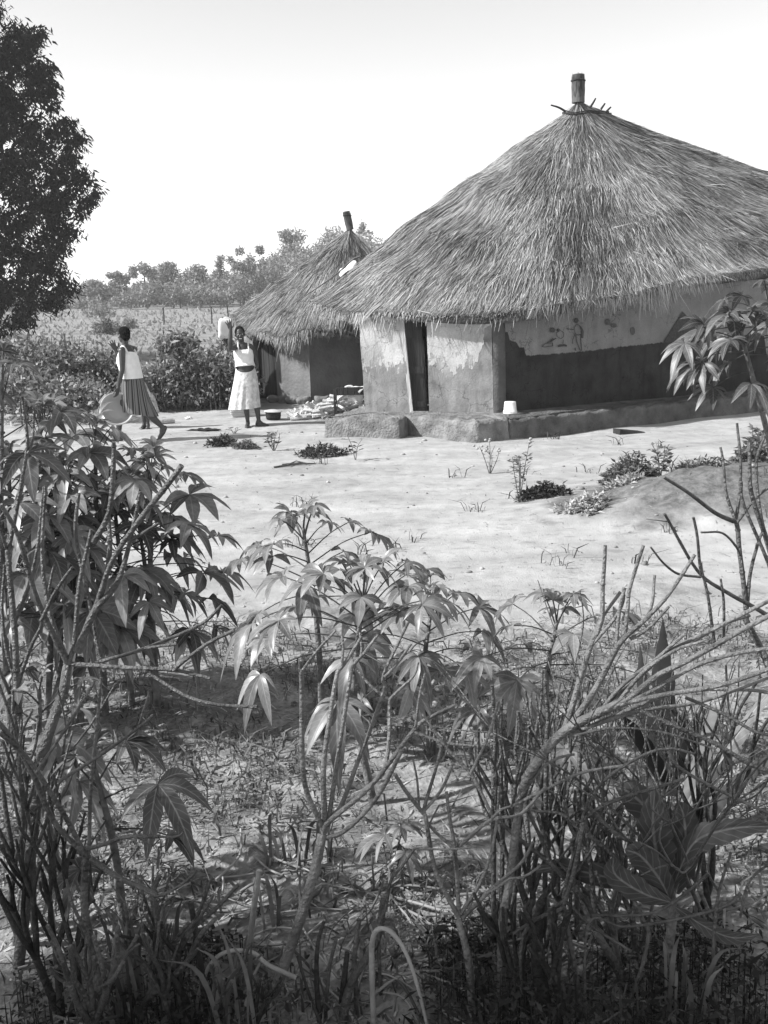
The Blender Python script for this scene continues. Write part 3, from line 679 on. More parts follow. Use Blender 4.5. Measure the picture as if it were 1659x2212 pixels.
def head(mb, F, c, face, h=.118, wd=.074, mb_hair=None, tilt=0):
    """skull, jaw, nose, brow, lips and ears; face = yaw the face looks along (local frame)"""
    fx, fy = cos(face), sin(face); c = Vector(c)
    rot = np.array(F.m @ Matrix(((fx, -fy, 0), (fy, fx, 0), (0, 0, 1))))
    def L(a, b, z): return F(*(c + Vector((fx*a-fy*b, fy*a+fx*b, z))))
    ellipsoid(mb, L(-.012, 0, .028), (.094, wd, h*.78), 20, 14, rot)
    ellipsoid(mb, L(.022, 0, -.045), (.062, wd*.80, .068), 16, 12, rot)
    ellipsoid(mb, L(.050, 0, -.085), (.028, .030, .024), 12, 8, rot)
    ellipsoid(mb, L(.083, 0, -.018), (.016, .012, .026), 10, 8, rot); ellipsoid(mb, L(.088, 0, -.032), (.014, .020, .012), 10, 8, rot)
    ellipsoid(mb, L(.076, 0, .022), (.014, .050, .012), 10, 8, rot)
    ellipsoid(mb, L(.076, 0, -.058), (.013, .027, .008), 10, 8, rot); ellipsoid(mb, L(.073, 0, -.073), (.013, .024, .008), 10, 8, rot)
    for s in (-1, 1):
        ellipsoid(mb, L(.062, s*.036, -.026), (.020, .024, .024), 10, 8, rot)
        ellipsoid(mb, L(-.008, s*(wd+.004), -.012), (.018, .010, .031), 10, 8, rot)
    if mb_hair is not None:
        ellipsoid(mb_hair, L(-.020, 0, .036), (.094, wd+.008, h*.80), 24, 16, rot)
        ellipsoid(mb_hair, L(-.050, 0, -.01), (.058, wd*.92, .075), 20, 12, rot)
    return L
def hand(mb, F, wrist, pdir, across, out, thumb=1, L=.085, spread=.35, curl=.25):
    """palm and five unequal bent fingers; pdir along the fingers, across towards the thumb, out = palm normal"""
    w_, d, a, o = Vector(wrist), Vector(pdir).normalized(), Vector(across).normalized(), Vector(out).normalized()
    pc_ = w_ + d*L*.5
    for k in (-1, -.33, .33, 1): limb(mb, F.P([w_+a*k*.012, w_+d*L*.5+a*k*.024, w_+d*L*.95+a*k*.030]), [.015, .014, .011], 8)
    for k, ln in ((1, .072), (.35, .080), (-.3, .074), (-1, .058)):
        b = w_+d*L*.95+a*k*.030; dd = (d+a*k*spread).normalized()
        p1_ = b+dd*ln*.45+o*ln*curl*.1; p2_ = p1_+(dd+o*curl).normalized()*ln*.32; p3_ = p2_+(dd+o*curl*2).normalized()*ln*.25
        limb(mb, F.P([b, p1_, p2_, p3_]), [.0098, .0092, .0085, .0075], 8)
    b = w_+d*L*.25+a*.026; dd = (d*.55+a*1.0+o*.15).normalized()
    limb(mb, F.P([b, b+dd*.032, b+dd*.05+d*.018, b+dd*.058+d*.038]), [.0125, .0108, .0098, .0085], 8)
def foot(mb, F, ankle, toe, w_=.036):
    a, t = Vector(ankle), Vector(toe); d = (t-a); heel = a-Vector((d.x, d.y, 0)).normalized()*.035; heel.z = max(a.z-.055, .026)
    if t.z > a.z-.03 or abs(d.z) > .12: heel = a-d.normalized()*.03
    mid = heel.lerp(t, .62); mid.z = max(min(mid.z, .06), .024) if a.z < .15 else mid.z
    limb(mb, F.P([a+Vector((0, 0, .02)), heel.lerp(a, .3)]), [.033, .034], 12); limb(mb, F.P([heel, heel.lerp(mid, .5), mid, t]), [.030, w_*.9, w_, .020], 12)
    limb(mb, F.P([a, mid]), [.032, .026], 12)
    sd_ = Vector((-d.y, d.x, 0)).normalized()
    for k, r in ((-.9, .010), (-.45, .010), (0, .011), (.45, .011), (.95, .014)):
        b = t+sd_*k*.026-d.normalized()*.012; limb(mb, F.P([b, b+d.normalized()*.03+Vector((0, 0, -.004))]), [r, r*.85], 8)
def rings_cloth(mb, F, levels, n=40, pleat=None):
    """levels: (cx, cy, z, rx, ry, tiltx, tilty) -> open double walled garment"""
    R_ = []
    for li, (cx, cy, z, rx, ry, tx, ty) in enumerate(levels):
        r = []
        for k in range(n):
            a = k*2*pi/n; f = 1+(pleat(a, li/(len(levels)-1)) if pleat else 0)
            r.append(F(cx+rx*f*cos(a), cy+ry*f*sin(a), z+tx*cos(a)+ty*sin(a)))
        R_.append(r)
    loft(mb, R_)
    inner = [[p+(Vector([sum(q[i] for q in r)/n for i in range(3)])-p)*.03 for p in r] for r in R_[::-1]]
    loft(mb, [R_[-1]]+inner+[R_[0]])

# ---- the waving woman
WF = ground(545, 921); F = Fig((WF.x, WF.y, zt1(WF.x, WF.y)), .10)
woman = thing('person', 'barefoot woman in white top and pale skirt, smiling with one arm raised to wave', 'woman', F(0, 0, 0))
def X_(zx, zy, y=0): return ((zx-680)/1092, y, (2062-zy)/1092)
b = MB(); hr = MB()
L = head(b, F, (-.118, -.02, 1.475), radians(-82), mb_hair=hr)
limb(b, F.P([(-.105, .0, 1.42), (-.10, .01, 1.32), (-.085, .01, 1.24)]), [.048, .046, .06])
limb(b, F.P([(-.085, .01, 1.25), (-.078, .0, 1.14), (-.07, 0, 1.02), (-.063, .0, .93), (-.06, .0, .82)]), [.085, .103, .098, .112, .122], 18)
for s in (-1, 1): limb(b, F.P([(-.08+s*.05, 0, 1.22), (-.075+s*.055, -.01, 1.12), (-.065+s*.04, 0, .95), (-.06+s*.06, 0, .83)]), [.07, .082, .08, .10], 14)
for s in (-1, 1): ellipsoid(b, F(-.078+s*.062, -.070, 1.13), (.05, .042, .05))
limb(b, F.P([(-.17, .01, 1.29), (-.08, .01, 1.30), (.035, .01, 1.28)]), [.046, .05, .046])
# raised arm, palm towards us
limb(b, F.P([(-.165, .01, 1.285), (-.225, -.09, 1.265), (-.272, -.17, 1.27)]), [.049, .045, .038])
limb(b, F.P([(-.272, -.17, 1.26), (-.270, -.19, 1.36), (-.258, -.19, 1.47), (-.25, -.19, 1.565)]), [.038, .040, .032, .024])
hand(b, F, (-.25, -.19, 1.56), (-.22, -.03, 1), (1, 0, .25), (0, -1, 0), spread=.42, curl=.15)
# other arm bent behind the hip
limb(b, F.P([(.035, .01, 1.275), (.085, .035, 1.17), (.11, .06, 1.05)]), [.047, .042, .035]); limb(b, F.P([(.11, .06, 1.05), (.12, .10, .98), (.09, .16, .92)]), [.036, .034, .024])
hand(b, F, (.09, .16, .92), (-.6, .1, -.4), (0, .3, 1), (0, -1, 0), spread=.1, curl=.5)
# legs and bare feet
limb(b, F.P([(-.125, 0, .82), (-.115, -.015, .63), (-.10, -.02, .46)]), [.10, .078, .055], 14); limb(b, F.P([(-.10, -.02, .46), (-.085, .0, .32), (-.075, .01, .19), (-.07, .01, .085)]), [.055, .054, .040, .031], 14)
limb(b, F.P([(.005, 0, .82), (.04, -.015, .63), (.07, -.02, .46)]), [.10, .078, .055], 14); limb(b, F.P([(.07, -.02, .46), (.088, .0, .32), (.10, .01, .19), (.108, .01, .085)]), [.055, .054, .040, .031], 14)
foot(b, F, (-.07, .01, .085), (-.085, -.16, .022)); foot(b, F, (.108, .01, .085), (.24, -.06, .024))
body = solid(b, 'body', M['skin'], woman, .0062)
solid(hr, 'hair', M['hair'], woman, .008)
for s in (-1, 1): m = MB(); ellipsoid(m, L(.070, s*.030, .004), (.009, .013, .007), 10, 8); m.build('eye', M['tooth'], woman)
m = MB(); ellipsoid(m, L(.082, 0, -.0655), (.006, .021, .0055), 12, 8, np.array(F.m @ Matrix.Rotation(radians(-82), 3, 'Z'))); m.build('teeth', M['tooth'], woman)
m = MB(); rings_cloth(m, F, [(-.085, .0, 1.265, .125, .080, 0, .03), (-.08, -.008, 1.22, .150, .118, 0, .03), (-.078, -.020, 1.13, .156, .145, 0, 0), (-.072, -.008, 1.05, .148, .132, 0, 0), (-.066, -.004, .98, .158, .142, .01, 0), (-.064, -.002, .958, .166, .15, .004, -.038)],
    48, lambda a, f: .02*sin(7*a+3*f)*f+.012*sin(13*a))
for x in (-.155, .005): tube(m, smooth_path(F.P([(x+.01, -.095, 1.225), (x, -.06, 1.305), (x, .01, 1.338), (x, .07, 1.30), (x+.005, .08, 1.25)])), .012, 6)
m.build('top', M['white_cloth'], woman)
def skirtmat():
    return mat('skirt_print', .42, .74, .9, 16, 3, .3, 30)
m = MB(); rings_cloth(m, F, [(-.063, 0, .955, .147, .134, 0, .078), (-.06, 0, .90, .160, .142, 0, .06), (-.06, 0, .80, .180, .155, 0, .01), (-.075, 0, .65, .200, .165, 0, 0), (-.095, .0, .47, .226, .185, 0, 0), (-.115, .0, .30, .248, .205, .012, 0)],
    64, lambda a, f: (.035*sin(6*a+2)+.05*sin(11*a+f*2)+.03*sin(17*a))*f**1.4)
m.build('skirt', skirtmat(), woman)

# ---- the woman walking away with a basin
WO = at(296, 945, 14.75); F = Fig((WO.x, WO.y, zt1(WO.x, WO.y)), .22)
woman2 = thing('person', 'woman in white vest and dark striped skirt walking away, seen from behind with a basin', 'woman', F(0, 0, 0))
b = MB(); hr = MB()
L = head(b, F, (-.075, .0, 1.545), radians(128), mb_hair=hr)
limb(b, F.P([(-.068, .0, 1.48), (-.058, -.01, 1.39), (-.035, -.015, 1.31)]), [.048, .046, .062])
limb(b, F.P([(-.035, -.01, 1.32), (-.03, -.01, 1.20), (-.018, -.005, 1.06), (-.012, 0, .96), (-.01, 0, .86)]), [.08, .098, .094, .102, .125], 18)
sh = Vector((.075, .11, 0))
for s in (-1, 1): limb(b, F.P([tuple(Vector((-.035, 0, 1.28))+sh*s*.55), tuple(Vector((-.02, 0, 1.12))+sh*s*.5), tuple(Vector((-.01, 0, .90))+sh*s*.5)]), [.066, .076, .09], 14)
for s in (-1, 1): ellipsoid(b, F(-.125+s*.04, .045+s*.05, 1.19), (.055, .05, .055))
limb(b, F.P([tuple(Vector((-.045, -.01, 1.335))-sh*1.0), (-.035, -.01, 1.36), tuple(Vector((-.015, 0, 1.335))+sh*1.0)]), [.046, .052, .046])
limb(b, F.P([(-.115, -.125, 1.33), (-.12, -.15, 1.20), (-.13, -.165, 1.06)]), [.050, .045, .036]); limb(b, F.P([(-.13, -.165, 1.06), (-.17, -.165, .94), (-.205, -.165, .81)]), [.037, .035, .024])
hand(b, F, (-.205, -.165, .815), (-.25, 0, -1), (-.6, -.8, 0), (-.75, .6, 0), spread=.05, curl=.75)
limb(b, F.P([(.055, .115, 1.33), (-.06, .22, 1.22), (-.14, .24, 1.14)]), [.047, .042, .034]); limb(b, F.P([(-.14, .24, 1.14), (-.185, .2, 1.25), (-.205, .14, 1.335)]), [.035, .033, .024])
hand(b, F, (-.205, .14, 1.33), (-.45, -.1, 1), (1, 0, .3), (0, -1, 0), spread=.35, curl=.35)
# trailing leg with lifted heel, leading leg reaching forward
limb(b, F.P([(.03, -.03, .84), (.10, -.05, .62), (.165, -.05, .44)]), [.105, .082, .057], 14); limb(b, F.P([(.165, -.05, .44), (.255, -.04, .33), (.33, -.035, .245), (.385, -.03, .185)]), [.056, .057, .042, .033], 14)
limb(b, F.P([(.41, -.03, .18), (.375, -.03, .115), (.325, -.03, .04)]), [.036, .040, .030], 12); limb(b, F.P([(.375, -.03, .19), (.36, -.03, .12)]), [.034, .034], 12)
for k in (-2, -1, 0, 1, 2): limb(b, F.P([(.325, -.03+k*.013, .03), (.285, -.03+k*.015, .013)]), [.012, .010], 8)
limb(b, F.P([(-.03, .05, .84), (-.13, .07, .62), (-.20, .09, .45)]), [.10, .078, .055], 14); limb(b, F.P([(-.20, .09, .45), (-.235, .10, .30), (-.26, .11, .10)]), [.054, .052, .032], 14)
foot(b, F, (-.26, .11, .085), (-.42, .17, .024))
solid(b, 'body', M['skin'], woman2, .0062); solid(hr, 'hair', M['hair'], woman2, .008)
m = MB(); rings_cloth(m, F, [(-.045, -.005, 1.285, .125, .118, -.0, -.03), (-.045, 0, 1.24, .152, .145, 0, -.015), (-.05, .005, 1.17, .165, .160, 0, 0), (-.028, 0, 1.08, .158, .155, 0, 0), (-.018, 0, .99, .160, .158, 0, 0), (-.015, 0, .925, .166, .160, 0, 0)],
    48, lambda a, f: .025*sin(3*a+1)*f+.012*sin(13*a+9*f))
for s in (-1, 1): tube(m, smooth_path(F.P([tuple(Vector((-.12, .07, 1.26))+sh*s*.72), tuple(Vector((-.045, 0, 1.392))+sh*s*.74), tuple(Vector((.03, -.06, 1.27))+sh*s*.72)])), [.014, .017, .016], 6)
m.build('top', M['white_cloth'], woman2)
def stripemat():
    m, n, p = newmat('striped_skirt'); LN = n.links; p.inputs['Roughness'].default_value = .9
    tc = n.nodes.new('ShaderNodeTexCoord'); sp = n.nodes.new('ShaderNodeSeparateXYZ'); LN.new(tc.outputs['Object'], sp.inputs[0])
    at_ = n.nodes.new('ShaderNodeMath'); at_.operation = 'ARCTAN2'; LN.new(sp.outputs[1], at_.inputs[0])
    ad = n.nodes.new('ShaderNodeMath'); ad.operation = 'SUBTRACT'; LN.new(sp.outputs[0], ad.inputs[0]); ad.inputs[1].default_value = .03; LN.new(ad.outputs[0], at_.inputs[1])
    mu = n.nodes.new('ShaderNodeMath'); mu.operation = 'MULTIPLY'; LN.new(at_.outputs[0], mu.inputs[0]); mu.inputs[1].default_value = 2.1
    fr = n.nodes.new('ShaderNodeMath'); fr.operation = 'FRACT'; LN.new(mu.outputs[0], fr.inputs[0])
    mr = n.nodes.new('ShaderNodeValToRGB'); mr.color_ramp.interpolation = 'CONSTANT'; e = mr.color_ramp.elements
    for k, (x, v) in enumerate(((0, .16), (.45, .03), (.72, .22), (.86, .05))):
        q = e[k] if k < 2 else e.new(x); q.position = x; q.color = g3(v)
    LN.new(fr.outputs[0], mr.inputs[0]); LN.new(mr.outputs[0], p.inputs['Base Color']); return m
m = MB(); rings_cloth(m, F, [(-.01, 0, .965, .140, .132, 0, 0), (-.005, 0, .88, .165, .152, 0, 0), (.005, 0, .76, .180, .165, 0, 0), (.02, 0, .62, .200, .175, 0, 0), (.045, 0, .50, .225, .185, -.02, 0), (.07, 0, .40, .250, .195, -.05, .0)],
    72, lambda a, f: (.05*sin(9*a+1)+.03*sin(16*a))*f)
m.build('skirt', stripemat(), woman2)

# ---- basin carried at her side
hb = F(-.225, -.165, .735); bc = at(253, 883, 14.55)
basin = thing('basin', 'large pale round basin hanging from the hand of the walking woman', 'basin', hb)
m = MB(); axis = Vector((.25, -.93, .28)).normalized(); up = (hb-bc); up = (up-axis*up.dot(axis)).normalized(); sx = up.cross(axis).normalized()
Rb = (hb-bc).length+.005
prof = [(0, .16), (.5, .155), (.70, .14), (.86, .06), (.95, .0), (1.0, -.006), (1.035, .0), (1.03, .012), (.975, .012), (.90, .075), (.73, .155), (.5, .172), (0, .176)]
loft(m, [[bc+(sx*cos(k*2*pi/48)*1.0+up*sin(k*2*pi/48))*Rb*r*1.0-axis*d for k in range(48)] for r, d in prof if r > 0], cap=True)
m.build('bowl', mat('basin_plastic', .34, .42, .45, 4), basin)
m = MB(); hdir = (-sx*.82+up*.57).normalized() if (-sx).x < 0 else (sx*.82+up*.57).normalized(); tdir = axis.cross(hdir)
prism(m, [bc+hdir*Rb*1.02+tdir*.085, bc+hdir*Rb*1.13+tdir*.075, bc+hdir*Rb*1.13-tdir*.075, bc+hdir*Rb*1.02-tdir*.085], -axis*.03)
m.build('handle', mat('basin_handle', .45, .55, .5, 4), basin)

# ---- child mostly hidden behind the walking woman
CO = ground(314, 926); F = Fig((CO.x+.03, CO.y, zt1(CO.x, CO.y)), 0)
child = thing('person', 'small child in a pale patterned dress, standing behind the walking woman', 'child', F(0, 0, 0))
b = MB(); hr = MB()
head(b, F, (-.12, 0, .93), radians(150), .105, .066, hr)
limb(b, F.P([(-.11, 0, .88), (-.07, 0, .78)]), [.038, .045]); limb(b, F.P([(-.07, 0, .78), (-.03, 0, .66), (.015, 0, .52)]), [.075, .085, .09], 16)
limb(b, F.P([(-.16, 0, .77), (-.07, 0, .79), (.02, 0, .76)]), [.032, .04, .032])
for s in (-1, 1):
    limb(b, F.P([(-.07+s*.09, 0, .765), (-.03+s*.11, .0, .64), (-.01+s*.11, -.03, .52)]), [.032, .028, .02]); hand(b, F, (-.01+s*.11, -.03, .52), (0, -.1, -1), (0, -1, 0), (-s, 0, 0), L=.06, spread=.1)
    limb(b, F.P([(.01+s*.04, 0, .5), (.0+s*.04, 0, .33), (-.01+s*.034, 0, .2), (-.015+s*.03, 0, .06)]), [.06, .045, .036, .024]); foot(b, F, (-.015+s*.03, 0, .06), (-.02+s*.05, -.11, .02), .026)
solid(b, 'body', M['skin'], child, .006); solid(hr, 'hair', M['hair'], child, .009)
m = MB(); rings_cloth(m, F, [(-.075, 0, .80, .075, .06, 0, 0), (-.06, 0, .74, .10, .085, 0, 0), (-.02, 0, .63, .105, .09, 0, 0), (.03, 0, .5, .125, .10, 0, 0), (.045, 0, .36, .145, .12, 0, 0), (.05, 0, .24, .16, .13, 0, 0)], 40, lambda a, f: .06*sin(8*a)*f)
m.build('dress', mat('dress_print', .22, .62, .9, 26, 3, .2), child)

# ------------------------------------------------------------------ loose things in the yard
def G3(px, py, z=0): 
    g = ground(px, py, z); return Vector((g.x, g.y, zt1(g.x, g.y)+z))
def lathe(mb, c, prof, n=36, axis=Vector((0, 0, 1)), cap=True, sq=0):
    z = Vector(axis).normalized(); x = z.orthogonal().normalized(); y = z.cross(x)
    rr = []
    for r, h in prof: rr.append([Vector(c)+z*h+(x*cos(k*2*pi/n)+y*sin(k*2*pi/n))*r for k in range(n)])
    loft(mb, rr, cap=cap)
# upturned white bucket on the platform
bk = ground(1102, 893, HP+.01)
bucket = thing('bucket', 'white plastic bucket standing upside down on the mud platform', 'bucket', bk)
m = MB(); lathe(m, bk, [(.098, 0), (.102, .004), (.102, .02), (.096, .022), (.083, .165), (.078, .172), (.03, .174)], 40); m.build('bucket_body', M['plastic'], bucket)
m = MB(); lathe(m, bk+Vector((0, 0, .026)), [(.1, 0), (.1035, .004), (.1035, .010), (.099, .012)], 40, cap=False); m.build('rim_band', M['plastic'], bucket)
# cooking pot with a tin lid
pt = G3(591, 909)
pot = thing('cooking_pot', 'sooty black cooking pot with a pale lid on the ground beside the waving woman', 'pot', pt)
m = MB(); lathe(m, pt, [(.09, 0), (.118, .012), (.128, .06), (.130, .125), (.136, .13), (.136, .138), (.12, .138)], 36); m.build('pot_body', M['soot'], pot)
m = MB(); lathe(m, pt+Vector((0, 0, .138)), [(.150, 0), (.152, .006), (.140, .012), (.06, .03), (.02, .034)], 36, axis=(.06, -.02, 1)); m.build('lid', M['metal'], pot)
# pale basin / crate behind her legs
cr = G3(512, 903)
crate = thing('washing_tub', 'pale rectangular tub on the ground behind the waving woman', 'tub', cr)
m = MB(); ya = .18; Mz = Matrix.Rotation(ya, 3, 'Z'); bb = cr+Vector((.12, .16, 0))
def rr_ring(hx, hy, z, r=.03): return [bb+Mz @ Vector((sx_*(hx-r)+r*cos(a), sy_*(hy-r)+r*sin(a), z)) for sx_, sy_, a0 in ((1, 1, 0), (-1, 1, pi/2), (-1, -1, pi), (1, -1, 3*pi/2)) for a in (a0, a0+pi/6, a0+pi/3, a0+pi/2)]
loft(m, [rr_ring(.22, .13, 0), rr_ring(.24, .15, .04), rr_ring(.25, .16, .15), rr_ring(.262, .172, .152), rr_ring(.262, .172, .168), rr_ring(.245, .155, .168), rr_ring(.232, .142, .04), rr_ring(.2, .11, .03)], cap=True)
m.build('tub_body', mat('tub_plastic', .42, .55, .5, 5), crate)
m = MB()
for z in (.06, .10): loft(m, [rr_ring(.247+z*.03, .157+z*.03, z), rr_ring(.254+z*.03, .164+z*.03, z+.004), rr_ring(.254+z*.03, .164+z*.03, z+.010), rr_ring(.248+z*.03, .158+z*.03, z+.014)])
m.build('moulded_ribs', mat('tub_rib', .38, .5, .5, 5), crate)
# black cloth, rolled mat, small pale scrap, board
def rag(name, label, cat, c, sx, sy, h, yaw, mt, seed, nx=22, ny=12):
    rg = np.random.default_rng(seed); u, v = np.meshgrid(np.linspace(-1, 1, nx), np.linspace(-1, 1, ny))
    e = 1+.18*np.sin(np.arctan2(v, u)*5+seed); xx = u*sx*e; yy = v*sy*e*(1-.45*np.abs(u)**1.5)
    zz = h*np.clip(1-(u**2+v**2)*.5, .03, 1)*(.6+.4*np.sin(u*7+seed)*np.cos(v*5+u*3)); zz = np.maximum(zz, .006)
    cx, sx_ = cos(yaw), sin(yaw); W = np.stack([c.x+xx*cx-yy*sx_, c.y+xx*sx_+yy*cx, c.z+zz], -1).reshape(-1, 3)
    B = W.copy(); B[:, 2] = c.z-.004
    i = np.arange(ny-1)[:, None]; j = np.arange(nx-1)[None, :]; f = np.stack([i*nx+j, i*nx+j+1, (i+1)*nx+j+1, (i+1)*nx+j], -1).reshape(-1, 4)
    m = MB(); m.add(W, f); m.add(B, f[:, ::-1]); o = m.build(name, mt, loc=c); return tag(o, label, cat)
rag('crumpled_cloth', 'crumpled black cloth lying flat on the sand in front of the waving woman', 'cloth', G3(440, 931), .24, .09, .05, .06, M['black_cloth'], 3)
rag('paper_scrap', 'tiny white scrap of litter on the sand beyond the black cloth', 'litter', G3(407, 903), .06, .05, .055, .3, M['white_cloth'], 5)
mt0 = G3(356, 915); m = MB(); tube(m, [mt0+Vector((-.17, -.03, .045)), mt0+Vector((.0, 0, .05)), mt0+Vector((.16, .05, .048))], [.035, .05, .046], 14); ro = m.build('rolled_mat', mat('mat_fibre', .3, .45, .9, 20, 4, .5), loc=mt0); tag(ro, 'pale rolled bundle on the sand behind the feet of the walking woman', 'bundle')
bd = G3(1342, 938); m = MB(); prism(m, [bd+Vector((-.02, 0, 0)), bd+Vector((.10, .03, 0)), bd+Vector((.38, .1, 0)), bd+Vector((.36, .12, .02)), bd+Vector((.12, .06, .055)), bd+Vector((-.02, .0, .075))], Vector((-.06, .16, 0)))
o = m.build('wooden_board', M['wood_dark'], loc=bd, smooth=False); tag(o, 'dark wedge shaped wooden board lying on the sand before the long wall', 'board')
m = MB(); sk = G3(640, 1009)
tube(m, smooth_path([G3(592, 1015)+Vector((0, 0, .012)), sk+Vector((0, 0, .02)), G3(682, 1005)+Vector((0, 0, .015))]), [.012, .014, .008], 6); tube(m, [G3(610, 1010)+Vector((0, 0, .02)), G3(655, 1004)+Vector((0, 0, .02))], [.009, .006], 5); tube(m, [G3(622, 1013)+Vector((0, 0, .03)), G3(640, 1003)+Vector((0, 0, .03)), G3(664, 1008)+Vector((0, 0, .03))], [.008, .006], 5)
tag(m.build('fallen_stick', M['stem'], loc=sk), 'thin forked dry stick lying on the open sand', 'stick')
# white sack and long pole lying on the thatch of the big hut
def roof_hit(R, px, py):
    t, q = np.meshgrid(np.arange(900)/900, np.linspace(.02, 1, 220)); V = R.S(t.ravel(), q.ravel())-np.array(list(CAM))
    c = V @ np.array(list(_F)); x = CXP+FPX*(V @ np.array(list(_R)))/c; y = CYP-FPX*(V @ np.array(list(_U)))/c
    k = np.where((x-px)**2+(y-py)**2 < 25)[0]
    if len(k) == 0: k = [np.argmin((x-px)**2+(y-py)**2)]
    b = k[np.argmin(c[k])]; return Vector(V[b])+CAM
q_ = MB(); e0_, e1_ = roof_hit(R1, 762, 557), roof_hit(R1, 724, 590); ax_ = e0_-e1_; c_ = (e0_+e1_)/2+Vector((-.02, -.08, .07)); d_ = ax_.normalized(); s_ = d_.cross(Vector((0, -.6, .8))).normalized(); u_ = s_.cross(d_)
rgs = []
for f, r in ((-.5, .02), (-.46, .075), (-.3, .10), (-.05, .085), (.2, .095), (.42, .08), (.5, .03)):
    rgs.append([c_+ax_*f+s_*cos(k*pi/9)*r*(1+.15*sin(k*1.7+f*9))+u_*sin(k*pi/9)*r*.5*(1+.2*sin(k*2.3+f*7)) for k in range(18)])
loft(q_, rgs, cap=True); tag(q_.build('sack', M['white_cloth'], loc=c_), 'crumpled white sack tucked on the thatch where the two roofs meet', 'sack')
m = MB(); tube(m, smooth_path([roof_hit(R1, 676, 600)+Vector((-.6, -.0, -.18)), roof_hit(R1, 700, 588)+Vector((-.05, -.1, .12)), roof_hit(R1, 752, 560)+Vector((-.05, -.1, .12)), roof_hit(R1, 770, 548)+Vector((-.03, -.08, .1))]), [.008, .014, .022, .02], 6)
tag(m.build('pole', M['stem'], loc=roof_hit(R1, 700, 588)), 'long thin pole lying on the thatch just above the white sack', 'pole')
# jerrycan on a little straw stack behind the hedge
js = at(490, 760, 20.3); base = Vector((js.x, js.y, 0))
stack = thing('straw_stack', 'small conical straw stack behind the hedge with a white container on top', 'straw stack', base)
zt_ = at(490, 725, 20.3).z
R4 = Roof(np.array([[base.x+.42*cos(a), base.y+.4*sin(a), .05] for a in np.arange(0, 2*pi, pi/30)]), (base.x, base.y, zt_+.05), lambda e: np.full(len(e), -.16))
m = MB(); 
tt, qq = np.repeat(np.arange(60)/60, 9), np.tile(np.linspace(.02, 1, 9), 60); V_ = R4.S(tt, qq); i = np.arange(60)[:, None]; j = np.arange(8)[None, :]; ii = (i+1) % 60
m.add(V_, np.stack([i*9+j, i*9+j+1, ii*9+j+1, ii*9+j], -1).reshape(-1, 4)); m.build('heap', M['thatch'], stack)
m = MB(); n = 3000; t = RNG.random(n); q = np.sqrt(RNG.random(n))*.9; nn = R4.normal(t, q); P0 = R4.S(t, q); P2 = R4.S(t+RNG.normal(size=n)*.01, q+.22*RNG.random(n))+nn*.04; blades(m, P0, (P0+P2)/2+nn*.03, P2, np.full(n, .011)); m.build('straw', M['straw'], stack, smooth=False)
jc = at(488, 731, 20.15); jr = Matrix.Rotation(.25, 3, 'Z') @ Matrix.Rotation(.06, 3, 'Y')
can = thing('jerrycan', 'big white plastic jerrycan standing on the straw stack beside the raised hand', 'jerrycan', jc)
m = MB(); prof = [(.125, .075, 0), (.145, .085, .015), (.147, .087, .10), (.14, .082, .13), (.147, .087, .16), (.145, .086, .31), (.13, .075, .37), (.09, .05, .385)]
def jring(hx, hy, z): return [jc+jr @ Vector((hx*np.sign(cos(a))*abs(cos(a))**.35, hy*np.sign(sin(a))*abs(sin(a))**.35, z)) for a in np.arange(0, 2*pi, pi/14)]
loft(m, [jring(*p) for p in prof], cap=True); m.build('can_body', M['plastic'], can)
m = MB(); tube(m, smooth_path([jc+jr @ Vector(p) for p in ((.07, 0, .35), (.06, 0, .395), (-.02, 0, .40), (-.05, 0, .355))]), .014, 8); m.build('handle', M['plastic'], can)
m = MB(); lathe(m, jc+jr @ Vector((-.085, 0, .345)), [(.026, 0), (.026, .03), (.02, .035)], 14, axis=jr @ Vector((0, 0, 1))); m.build('cap', M['plastic'], can)
# firewood rack between the huts
fw = Vector((-.72, 17.1, 0)); fw.z = 0
pile = thing('firewood_pile', 'heap of split firewood and dry husks against a small dark rack between the huts', 'firewood', fw)
m = MB(); rg = np.random.default_rng(5)
for k in range(190):
    u = rg.random(); x = -1.5+u*1.42; hmax = .06+.62*max(0, (u-.12))**.9; z = rg.random()**.8*hmax+.03; yy = 16.75+.75*rg.random()-.2*(z)
    a = rg.normal()*.5; L_ = rg.uniform(.12, .34); d = np.array([cos(a)*cos(.3*rg.normal()), sin(a)*.8, .35*rg.normal()]); d /= np.linalg.norm(d); c0 = np.array([x, yy, z])
    tube(m, [c0-d*L_/2, c0+d*L_/2], [rg.uniform(.02, .04), rg.uniform(.014, .035)], 5)
m.build('logs', M['wood_cut'], pile, smooth=False)
m = MB(); o_ = Vector((-.34, 16.72, 0))
box(m, o_+Vector((-.42, 0, .26)), .055, .055, .52); box(m, o_+Vector((.08, 0, .30)), .05, .05, .60); box(m, o_+Vector((-.15, -.005, .48)), .50, .035, .13); box(m, o_+Vector((-.15, -.005, .10)), .50, .035, .10)
m.build('rack', M['wood_dark'], pile, smooth=False)
jc2 = at(752, 858, 16.95)
can2 = thing('jerrycan', 'white jerrycan lying on its side on top of the firewood pile', 'jerrycan', jc2)
m = MB(); jr = Matrix.Rotation(.12, 3, 'Z') @ Matrix.Rotation(pi/2-.12, 3, 'Y'); jc = jc2-jr @ Vector((0, 0, .17))+Vector((.02, 0, .02)); loft(m, [jring(*p) for p in prof], cap=True); m.build('can_body', M['plastic'], can2)
m = MB(); tube(m, smooth_path([jc+jr @ Vector(p) for p in ((-.09, 0, .12), (-.16, 0, .13), (-.16, 0, .24), (-.09, 0, .25))]), .013, 8); m.build('handle', M['plastic'], can2)
